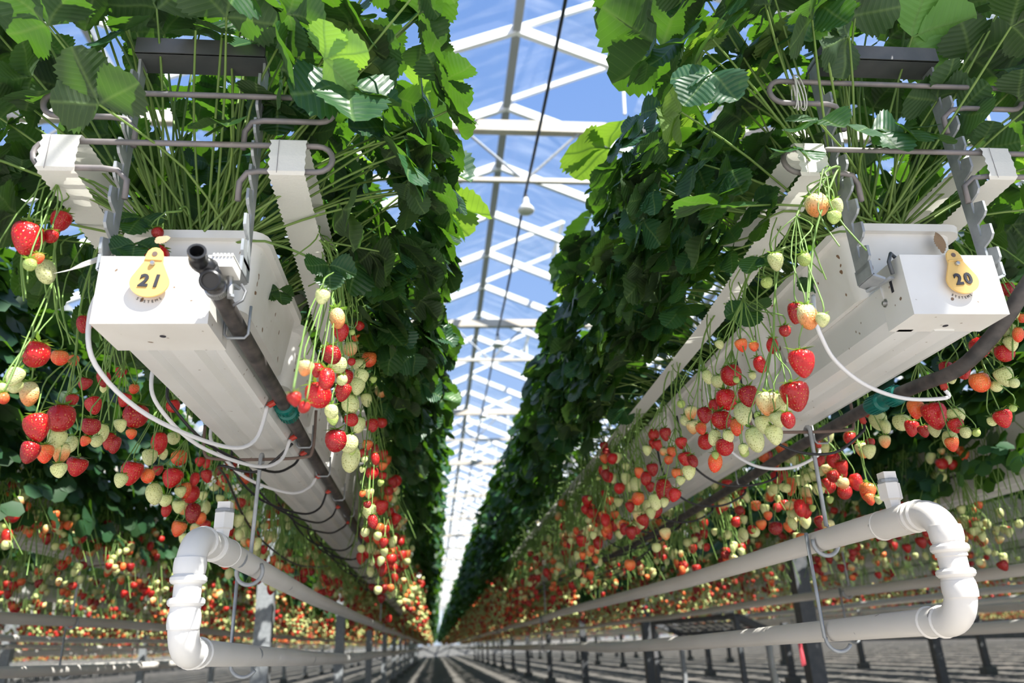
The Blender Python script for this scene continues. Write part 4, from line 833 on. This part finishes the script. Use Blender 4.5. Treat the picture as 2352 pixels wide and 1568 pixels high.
# clusters read off the photograph: row, side, plane they hang in, zoom of the list, berries (x, y, width, colour)
HAND = [
 ('21', XL, 1, -.150, (400, 500, .3827), [(887,485,90,'P'),(980,600,108,'H'),(1000,690,100,'R'),(1110,655,58,'R'),(1070,690,36,'G'),(1155,715,72,'P'),(1090,722,56,'O'),(1058,795,86,'H')]),
 ('21', XL, 1, -.150, (400, 500, .3827), [(948,832,118,'D'),(1170,857,98,'O'),(985,890,104,'P'),(1110,890,76,'P'),(1064,868,48,'R'),(785,912,96,'H'),(858,925,84,'R'),(915,965,114,'R'),(1022,965,100,'R'),(1008,980,66,'P')]),
 ('21', XL, 1, -.152, (400, 500, .3827), [(868,1078,160,'R'),(1010,1050,98,'R'),(725,1097,90,'R'),(778,1143,72,'R'),(1060,1130,116,'P'),(1155,1098,72,'P')]),
 ('21', XL, 1, -.140, (400, 500, .3827), [(1120,960,90,'P'),(1100,1015,92,'P'),(1195,975,42,'G'),(1242,1047,76,'H'),(1190,1255,82,'R'),(1243,1235,66,'R'),(1330,1385,38,'G'),(1285,1420,52,'G')]),
 ('21', XL, 1, -.150, (400, 500, .3827), [(945,1170,88,'P'),(955,1218,70,'G'),(1065,1220,82,'R'),(1110,1240,82,'P'),(970,1350,136,'D'),(1050,1365,112,'P'),(1060,1440,130,'P'),(1065,1402,56,'G')]),
 ('21', XL, 1, -.138, (550, 750, .3828), [(765,715,62,'O'),(810,740,66,'D'),(745,765,60,'R'),(815,790,60,'R'),(862,770,58,'R'),(750,800,40,'P'),(797,885,76,'R'),(860,897,48,'R'),(858,842,54,'O'),(735,862,36,'P')]),
 ('21', XL, 1, -.138, (550, 750, .3828), [(915,922,46,'R'),(845,942,42,'G'),(895,990,60,'R'),(737,1005,42,'O'),(778,1005,64,'H'),(850,1085,80,'R'),(782,1115,84,'P'),(768,1070,46,'D'),(800,1165,68,'D')]),
 ('21', XL, 1, -.138, (550, 750, .3828), [(840,1210,54,'O'),(890,1180,48,'R'),(940,1177,36,'R'),(752,1238,58,'P'),(865,1300,54,'R'),(830,1260,54,'P'),(918,1290,62,'P'),(975,1270,40,'O'),(910,1400,68,'R'),(870,1355,48,'P')]),
 ('21', XL, -1, -.545, (0, 250, .3826), [(160,790,180,'R'),(360,680,118,'R'),(302,772,82,'R'),(275,972,128,'P'),(180,942,78,'G'),(230,905,66,'O')]),
 ('21', XL, -1, -.545, (0, 700, .5535), [(145,215,112,'R'),(247,225,66,'O'),(305,237,48,'O'),(58,300,70,'P'),(60,342,62,'P'),(8,352,48,'P'),(122,365,84,'H'),(15,392,48,'O')]),
 ('21', XL, -1, -.550, (0, 700, .5535), [(155,512,104,'R'),(250,480,112,'R'),(232,557,78,'P'),(297,575,58,'P'),(120,615,80,'D'),(185,620,68,'O'),(255,610,68,'H'),(245,692,62,'P'),(315,678,82,'R')]),
 ('21', XL, -1, -.550, (0, 700, .5535), [(350,85,66,'R'),(500,285,44,'R'),(430,312,58,'R'),(515,395,54,'R'),(350,332,54,'D'),(555,352,44,'O'),(432,350,38,'P'),(390,420,66,'R'),(300,400,48,'R')]),
 ('21', XL, -1, -.555, (0, 700, .5535), [(375,510,74,'D'),(420,530,68,'P'),(455,562,60,'R'),(470,582,64,'D'),(400,570,50,'P'),(350,570,44,'O'),(560,470,104,'R'),(545,540,44,'O'),(500,502,50,'P')]),
 ('21', XL, -1, -.555, (0, 700, .5535), [(660,570,76,'R'),(720,558,54,'P'),(620,635,60,'P'),(675,620,44,'P'),(745,640,66,'O'),(545,700,90,'R'),(500,730,54,'P'),(612,715,60,'O'),(655,690,44,'D')]),
 ('21', XL, -1, -.555, (0, 700, .5535), [(640,780,72,'P'),(712,727,84,'R'),(750,780,48,'P'),(685,815,54,'P'),(765,772,58,'O'),(790,792,74,'R'),(690,850,44,'R'),(740,837,50,'P'),(800,860,68,'D'),(740,930,58,'O')]),
 ('21', XL, -1, -.545, (0, 700, .5535), [(830,655,40,'R'),(862,655,38,'R'),(808,722,46,'R'),(858,712,48,'R'),(935,722,34,'R'),(720,425,54,'R'),(1030,715,40,'R'),(830,890,50,'O')]),
 ('20', XR, -1, .585, (1600, 300, .3827), [(728,458,148,'H'),(845,455,82,'P'),(825,530,82,'G')]),
 ('20', XR, -1, .520, (1600, 300, .3827), [(475,790,98,'P'),(650,780,84,'G'),(423,918,70,'G'),(600,1100,112,'R'),(665,1112,132,'H'),(700,1130,62,'G'),(755,1145,86,'P')]),
 ('20', XR, -1, .500, (1600, 300, .3827), [(635,1400,152,'R')]),
 ('20', XR, -1, .530, (1600, 300, .3827), [(532,1208,72,'R'),(455,1288,82,'R'),(380,1400,84,'R'),(270,1290,72,'O'),(345,1302,58,'O'),(210,1478,126,'R'),(65,1475,72,'P'),(130,1512,82,'P'),(335,1475,48,'P'),(240,1500,38,'G'),(140,1290,56,'P')]),
 ('20', XR, -1, .515, (1200, 900, .4898), [(1280,22,128,'R'),(1150,65,112,'H'),(1205,65,94,'P'),(1245,130,70,'R'),(1088,218,98,'P'),(1182,205,84,'P'),(1130,155,78,'P'),(1105,115,38,'G'),(1200,130,70,'P')]),
 ('20', XR, -1, .525, (1200, 900, .4898), [(960,45,104,'R'),(1060,25,88,'R'),(1035,100,92,'P'),(935,140,92,'R'),(1005,162,68,'O'),(965,205,54,'P'),(950,265,86,'R'),(1035,272,50,'P'),(1040,288,44,'G'),(905,68,60,'R')]),
 ('20', XR, -1, .525, (1200, 900, .4898), [(790,100,60,'H'),(765,138,54,'P'),(855,112,68,'D'),(800,170,68,'H'),(840,175,52,'O'),(860,240,74,'R'),(900,210,62,'P'),(905,328,74,'O'),(905,302,36,'G'),(745,60,40,'G')]),
 ('20', XR, -1, .545, (1200, 900, .4898), [(615,205,54,'R'),(670,200,56,'R'),(610,245,40,'R'),(635,252,48,'R'),(660,283,38,'H'),(745,245,56,'R'),(585,275,44,'P'),(700,285,48,'O'),(685,322,44,'O')]),
 ('20', XR, -1, .545, (1200, 900, .4898), [(770,325,74,'R'),(800,322,50,'D'),(725,385,52,'O'),(780,380,62,'P'),(665,458,92,'R'),(710,490,64,'R'),(625,520,68,'P'),(665,520,40,'P'),(740,420,44,'P')]),
 ('20', XR, -1, .550, (1200, 900, .4898), [(600,450,48,'D'),(580,402,54,'R'),(545,380,46,'O'),(610,365,56,'D'),(540,505,64,'O'),(505,540,44,'R'),(570,605,58,'R'),(510,660,58,'D'),(475,630,50,'O'),(530,430,56,'P'),(450,520,44,'P')]),
 ('20', XR, 1, .965, (1600, 300, .3827), [(1710,1315,124,'R'),(1850,1345,106,'R'),(1805,1310,84,'P'),(1890,1280,84,'P'),(1880,1205,84,'P'),(1930,1220,74,'O'),(1800,1240,78,'P'),(1660,1370,66,'R')]),
 ('20', XR, 1, .965, (1600, 300, .3827), [(1595,1440,104,'R'),(1530,1490,76,'P'),(1500,1430,80,'D'),(1705,1520,124,'O'),(1850,1480,108,'P'),(1800,1540,70,'P'),(1910,1520,58,'P')]),
 ('20', XR, 1, .975, (1600, 300, .3827), [(1950,1130,58,'O'),(1940,1030,68,'P'),(1900,1095,76,'P'),(1862,960,92,'R')]),
 ('20', XR, 1, .970, (1200, 900, .4898), [(1935,115,114,'R'),(1845,85,78,'O'),(1780,150,80,'P'),(1825,172,68,'R'),(1885,190,58,'R'),(1935,180,60,'P'),(2035,115,78,'P'),(2035,165,68,'R'),(2005,220,74,'P'),(2015,247,60,'O'),(2080,195,54,'P'),(2130,195,36,'G')]),
 ('20', XR, 1, .985, (1200, 900, .4898), [(2258,133,88,'R'),(2205,140,48,'P'),(2300,80,34,'G')]),
 ('20', XR, 1, .965, (1200, 900, .4898), [(1670,140,78,'P'),(1700,160,54,'P'),(1630,95,68,'R'),(1535,220,64,'R'),(1600,280,74,'H'),(1625,280,60,'P'),(1630,240,44,'R'),(1700,235,54,'H')]),
 ('20', XR, 1, .955, (1200, 900, .4898), [(1385,240,60,'R'),(1415,268,50,'P'),(1460,325,72,'R'),(1395,330,54,'R'),(1500,355,60,'R'),(1460,400,60,'R'),(1425,430,50,'R'),(1345,390,58,'P'),(1400,375,48,'P'),(1390,460,58,'P')]),
 ('20', XR, 1, .965, (1200, 900, .4898), [(1618,470,78,'O'),(1630,505,50,'O'),(1670,510,42,'P')]),
]
cnt = {}
for num, xc, side, X, (ox, oy, k), L in HAND:
    bs = []
    for x, y, w, c in L:
        p = at_x(ox + k * x, oy + k * y, X + rnd.uniform(-.014, .014)); bs.append((p, min(0.024, w * k * depth(p) / FPX / 2), c))
    yc = sum(b[0].y for b in bs) / len(bs); zt = max(b[0].z for b in bs)
    crown = Vector((xc + side * .06, max(yc + .03, 1.12), 0.625)); anchor = Vector((xc + side * .165, yc + .01, max(0.655, zt + 0.06)))
    key = (num, side); cnt[key] = cnt.get(key, 0) + 1
    cols = {}
    for b in bs: cols[b[2]] = cols.get(b[2], 0) + 1
    top = sorted(cols, key=lambda q: -cols[q])[:2]; nm = ' and '.join(CNAME[q] for q in top)
    sw = {('21', 1): 'aisle side of left row 21', ('21', -1): 'outer side of left row 21', ('20', -1): 'aisle side of right row 20', ('20', 1): 'outer side of right row 20'}[key]
    lb = '%s strawberries, %s truss from the front, %s' % (nm, ORD[cnt[key] - 1], sw) if len(bs) > 1 else 'single large red strawberry dangling before the gutter tagged 20'
    fl_ = []
    if key == ('21', 1) and cnt[key] == 4: fl_ = [at_x(897, 733, -.10)]
    truss(lb, xc, side, anchor, crown, bs, 'fruit trusses at the front of row ' + num, True, 0 if len(bs) <= 3 else 3, fl_)
# one tiny truss leaning on the tray rim above tag 21
bs = [(at_y(356, 590, 1.03), .0165, 'R'), (at_y(363, 537, 1.03), .0085, 'R')]
truss('two red strawberries lying against the tray just above tag 21', XL, 1, Vector((-.39, 1.06, .645)), Vector((-.375, 1.10, .61)), bs, None, True, 0)

def rand_truss(xc, side, y, label, group, detail, n=None):
    cx = xc + side * rnd.uniform(.15, .25); cz = rnd.uniform(.27, .50); bs = []
    n = n or rnd.randint(8, 14); rip = rnd.random()
    for _ in range(n):
        q = rnd.random() * 0.75 + rip * 0.25
        c = 'R' if q > .70 else 'D' if q > .65 else 'O' if q > .53 else 'H' if q > .45 else 'P' if q > .15 else 'G'
        r = {'R': .0165, 'D': .0165, 'O': .0145, 'H': .0145, 'P': .0140, 'G': .0085}[c] * rnd.uniform(.8, 1.15)
        bs.append((Vector((cx + rnd.gauss(0, .022), y + rnd.gauss(0, .042), cz + rnd.gauss(0, .045) - (.02 if c in 'RD' else 0))), r, c))
    fl_ = [Vector((cx + side * rnd.uniform(.0, .05), y + rnd.gauss(0, .05), cz + .12))] if rnd.random() < .18 else []
    truss(label, xc, side, Vector((xc + side * .165, y + .01, rnd.uniform(.60, .655))), Vector((xc + side * .06, y + .03, .61)), bs, group, detail, 5, fl_)
for xc, side, ya, yb, n, where in ((XL, 1, 2.5, 6.6, 34, 'aisle side of left row 21, beyond its front clusters'), (XL, -1, 2.0, 6.0, 30, 'outer side of left row 21, beyond its front clusters'), (XR, -1, 2.1, 7.2, 42, 'aisle side of right row 20, beyond its front clusters'),
      (XR, 1, 1.75, 6.0, 34, 'outer side of right row 20, beyond its front clusters'), (XL - PITCH, 1, 2.5, 7.0, 36, 'near side of row next left of 21'), (XL - PITCH, -1, 2.9, 6.0, 10, 'far side of row next left of 21'),
      (XR + PITCH, -1, 2.35, 7.0, 38, 'near side of row next right of 20'), (XR + PITCH, 1, 2.6, 6.0, 10, 'far side of row next right of 20'), (XL - 2 * PITCH, 1, 4.2, 8.0, 12, 'second row out to the left'), (XR + 2 * PITCH, -1, 3.8, 8.0, 14, 'second row out to the right')):
    k0 = cnt.get(({XL: '21', XR: '20'}.get(xc), side), 0); where = where.split(', beyond')[0]
    for i in range(n): rand_truss(xc, side, ya + (yb - ya) * ((i + rnd.uniform(.1, .9)) / n) ** 1.25, '%s strawberry truss from the front, %s' % (ORD[k0 + i], where), 'trusses on the ' + where, False)

# ------------------------------------------------------------------ far foliage, fruit and stems, past counting
def scatter(name, base_v, base_f, P, Rm, Sc, mats, mi, label, cat, smooth=False):
    bv = np.array(base_v, dtype=np.float32); n = len(P); k = len(bv)
    V = np.einsum('nij,kj->nki', Rm, bv) * Sc[:, None, None] + P[:, None, :]
    tri = np.array(base_f, dtype=np.int64); F = (tri[None] + (np.arange(n) * k)[:, None, None]).reshape(-1, 3)
    me = bpy.data.meshes.new(name); me.vertices.add(n * k); me.vertices.foreach_set('co', V.astype(np.float32).ravel())
    me.loops.add(F.size); me.loops.foreach_set('vertex_index', F.ravel().astype(np.int32)); me.polygons.add(len(F)); me.polygons.foreach_set('loop_start', np.arange(0, F.size, 3, dtype=np.int32))
    for m in mats: me.materials.append(m)
    if mi is not None: me.polygons.foreach_set('material_index', np.repeat(mi, len(tri)).astype(np.int32))
    if smooth: me.polygons.foreach_set('use_smooth', np.ones(len(F), dtype=bool))
    me.update(); me.validate(); o = bpy.data.objects.new(name, me); C.objects.link(o); tag(o, label, cat, kind='stuff'); return o
def frames(N, A):
    N /= np.linalg.norm(N, axis=1)[:, None]; A = A - N * (A * N).sum(1)[:, None]; A /= np.linalg.norm(A, axis=1)[:, None]
    return np.stack([np.cross(A, N), A, N], 2)
bv = []; bf = []
for a in (0, 1.2, -1.2):
    ca, sa = math.cos(a), math.sin(a); b = len(bv)
    for x, y, z in ((0, .08, 0), (.36, .35, .06), (.48, .70, .0), (.2, 1.02, -.14), (-.2, 1.02, -.14), (-.48, .70, .0), (-.36, .35, .06), (0, .6, -.03)): bv.append((x * ca + y * sa, -x * sa + y * ca, z))
    bf += [(b + 7, b + i, b + i + 1) for i in range(0, 6)] + [(b + 7, b + 6, b)]
P = []; N = []; A = []; Sz = []
HX = np.array([h[0] for h in HALF]); HZ = np.array([h[1] for h in HALF]); AC = np.array(ACC) / ACC[-1]
FROWS = [x for x in ROWX if out_of(x) < 2]
for xc in FROWS:
    main = xc in (XL, XR); k = out_of(xc); n = 8000 if main else 5000 if k == 1 else 2200 if k < 4 else 3000
    y0, y1 = (5.7, 80) if main else (1.5 + 0.3 * min(k, 4), 85); y = y0 * (y1 / y0) ** (nrg.random(n) ** (1.0 if main else 1.15)); s = np.where(nrg.random(n) < .5, -1.0, 1.0)
    u = nrg.random(n) ** 0.9; px = np.interp(u, AC, HX); pz = np.interp(u, AC, HZ); d = 1 - 0.45 * nrg.random(n) ** 2
    P.append(np.stack([xc + s * px * d * (1.0 if main else 0.85), y, 0.61 + (pz - 0.61) * (0.75 + 0.25 * d) + nrg.normal(0, .02, n)], 1))
    side = np.clip(1 - u * 1.6, 0, 1)
    N.append(np.stack([s * (.25 + .5 * side) + nrg.normal(0, .35, n), nrg.normal(-.05, .35, n), .75 + nrg.normal(0, .2, n)], 1))
    A.append(np.stack([s * nrg.uniform(.1, 1, n), nrg.normal(-.1, .5, n), -side * nrg.uniform(-.1, .9, n)], 1))
    if k == 1:                                                         # low leaves hanging among the fruit of the two next rows
        m_ = 500; s2 = 1.0 if xc < XL else -1.0; y2 = 2.0 * (30 / 2.0) ** nrg.random(m_)
        P.append(np.stack([xc + s2 * nrg.uniform(.12, .30, m_), y2, nrg.uniform(.44, .70, m_)], 1)); N.append(np.stack([s2 * .7 + nrg.normal(0, .3, m_), nrg.normal(-.1, .4, m_), .5 + nrg.normal(0, .2, m_)], 1)); A.append(np.stack([s2 * nrg.uniform(0, .6, m_), nrg.normal(0, .4, m_), -nrg.uniform(.2, 1, m_)], 1))
    Sz.append(nrg.uniform(.06, .085, n) * np.maximum(1, y / (6.0 if main else 4.5)) ** 0.42 * (1.0 if k < 2 else 1.15 if k < 4 else 1.35))
    if k == 1: Sz.append(nrg.uniform(.05, .075, 500) * np.maximum(1, y2 / 4.5) ** .42)
if True: pass
P = np.concatenate(P); N = np.concatenate(N); A = np.concatenate(A); Sz = np.concatenate(Sz)
ok_ = np.ones(len(P), bool)
for q in range(-1, 4):                                                # leaves keep clear of the columns
    for gy in GY: ok_ &= ~((np.abs(P[:, 0] - (GX0 + q * SPAN)) < .16) & (np.abs(P[:, 1] - gy) < .18))
P, N, A, Sz = P[ok_], N[ok_], A[ok_], Sz[ok_]
scatter('distant_foliage', bv, bf, P, frames(N, A), Sz, [LEAFF], None, 'dense green strawberry foliage of the next rows and far ends of both main rows', 'foliage')
def repeat_rows(src, label):
    for xc in ROWX:
        k = out_of(xc)
        if k < 2: continue
        o = src if xc == ROWX[NLEFT - 2] else src.copy()
        if o is not src: C.objects.link(o)
        o.location = (xc, 0, 0); o['label'] = label % (ORD[k - 1], side_of(xc)); o['group'] = label.split(' of ')[0] + ' of the outer rows'
n = 11000; s = np.where(nrg.random(n) < .5, -1.0, 1.0); y = 1.6 + 90 * nrg.random(n) ** 1.25; u = nrg.random(n) ** 0.9; d = 1 - 0.45 * nrg.random(n) ** 2
px = np.interp(u, AC, HX) * .77; pz = np.interp(u, AC, HZ); side = np.clip(1 - u * 1.6, 0, 1)
P = np.stack([s * px * d, y, 0.61 + (pz - 0.61) * (0.75 + 0.25 * d) + nrg.normal(0, .02, n)], 1)
N = np.stack([s * (.25 + .5 * side) + nrg.normal(0, .35, n), nrg.normal(-.05, .35, n), .75 + nrg.normal(0, .2, n)], 1); A = np.stack([s * nrg.uniform(.1, 1, n), nrg.normal(-.1, .5, n), -side * nrg.uniform(-.1, .9, n)], 1)
repeat_rows(scatter('outer_row_foliage', bv, bf, P, frames(N, A), nrg.uniform(.07, .10, n), [LEAFF], None, 'x', 'foliage'), 'dense green strawberry foliage of the %s row out to the %s')
# fruit
pr = [(.30, .04), (.50, -.22), (.42, -.58), (.17, -.92)]; sg = 5; bv = [(r * math.cos(2 * PI * a / sg), r * math.sin(2 * PI * a / sg), z) for r, z in pr for a in range(sg)] + [(0, 0, .06), (0, 0, -1.0)]; bf = []
for i in range(3):
    for a in range(sg): p, q, r_, s_ = i * sg + a, i * sg + (a + 1) % sg, (i + 1) * sg + (a + 1) % sg, (i + 1) * sg + a; bf += [(p, r_, q), (p, s_, r_)]
bf += [(len(bv) - 2, a, (a + 1) % sg) for a in range(sg)] + [(len(bv) - 1, 3 * sg + (a + 1) % sg, 3 * sg + a) for a in range(sg)]
P = []; Sz = []; MI = []
for xc in FROWS + [None]:
    main = xc in (XL, XR); k = out_of(xc) if xc is not None else 9
    if xc is None:
        KEEP = (P, Sz, MI); P = []; Sz = []; MI = []
    for s in (-1, 1):
        inner = (s > 0) == (xc <= XL) if xc is not None else True; nt_ = 480 if main else 380 if (k == 1 and inner) else 260 if xc is None else 120
        y0, y1 = ((6.3 if inner else 5.8), 60) if main else ((6.6 if inner else 5.5) if k == 1 else 7.5, 55)
        ty = y0 * (y1 / y0) ** nrg.random(nt_); tx = (xc or 0.0) + s * nrg.uniform(.15, .25, nt_); tz = nrg.uniform(.24, .50, nt_); rip = nrg.random(nt_)
        m_ = 8; y = np.repeat(ty, m_) + nrg.normal(0, .05, nt_ * m_) * np.repeat(np.maximum(1, ty / 8), m_); x = np.repeat(tx, m_) + nrg.normal(0, .025, nt_ * m_); z = np.repeat(tz, m_) + nrg.normal(0, .05, nt_ * m_)
        P.append(np.stack([x, y, np.maximum(z, .2)], 1)); q = nrg.random(nt_ * m_) * .75 + np.repeat(rip, m_) * .25
        MI.append(np.where(q > .68, 0, np.where(q > .54, 1, np.where(q > .15, 2, 3)))); Sz.append(np.where(q > .13, nrg.uniform(.024, .034, len(q)), .018) * np.repeat(np.maximum(1, ty / 9), m_) ** .3)
def fruit(name, P, Sz, MI, label):
    P = np.concatenate(P); Sz = np.concatenate(Sz); MI = np.concatenate(MI); n = len(P)
    return scatter(name, bv, bf, P, frames(np.stack([nrg.normal(0, .2, n), nrg.normal(0, .2, n), np.ones(n)], 1), nrg.normal(0, 1, (n, 3))), Sz, [FAR['R'], FAR['O'], FAR['P'], FAR['G']], MI, label, 'strawberries', True)
repeat_rows(fruit('outer_row_strawberries', P, Sz, MI, 'x'), 'red and pale strawberries of the %s row out to the %s')
fruit('distant_strawberries', *KEEP, 'red and pale strawberries hanging in hundreds along the far ends of the nearer rows')
# hanging fruit stalks: thin bent slips from the tray rim down to the fruit
bv = []; bf = []
for i in range(5):
    t = i / 4
    for a in range(3): bv.append((math.cos(a * 2.094) * .5, math.sin(a * 2.094) * .5, -t))
for i in range(4):
    for a in range(3): p, q = i * 3 + a, i * 3 + (a + 1) % 3; bf += [(p, p + 3, q), (q, p + 3, q + 3)]
P2 = []
for xc in NEARX:
    main = xc in (XL, XR); nn = 2600 if main else 1500
    y = (2.4 if main else 2.2) * (50 / 2.2) ** nrg.random(nn); s = np.where(nrg.random(nn) < .5, -1, 1.0)
    P2.append(np.stack([xc + s * nrg.uniform(.12, .22, nn), y, nrg.uniform(.50, .68, nn)], 1))
P2 = np.concatenate(P2); n = len(P2); L_ = nrg.uniform(.12, .30, n); th = .0034 * np.maximum(1, P2[:, 1] / 6) ** .5
X_ = np.zeros((n, 3, 3)); X_[:, 0, 0] = th / L_; X_[:, 1, 1] = th / L_; X_[:, 2, 2] = 1; X_[:, 0, 2] = nrg.normal(0, .22, n); X_[:, 1, 2] = nrg.normal(0, .3, n)
scatter('hanging_stalks', bv, bf, P2, X_, L_, [STALKD], None, 'thin green fruit stalks hanging in hundreds from the trays of the nearer rows', 'stalks')
#END
for o in list(C.objects):
    if o.parent is None: o.location.z += UP
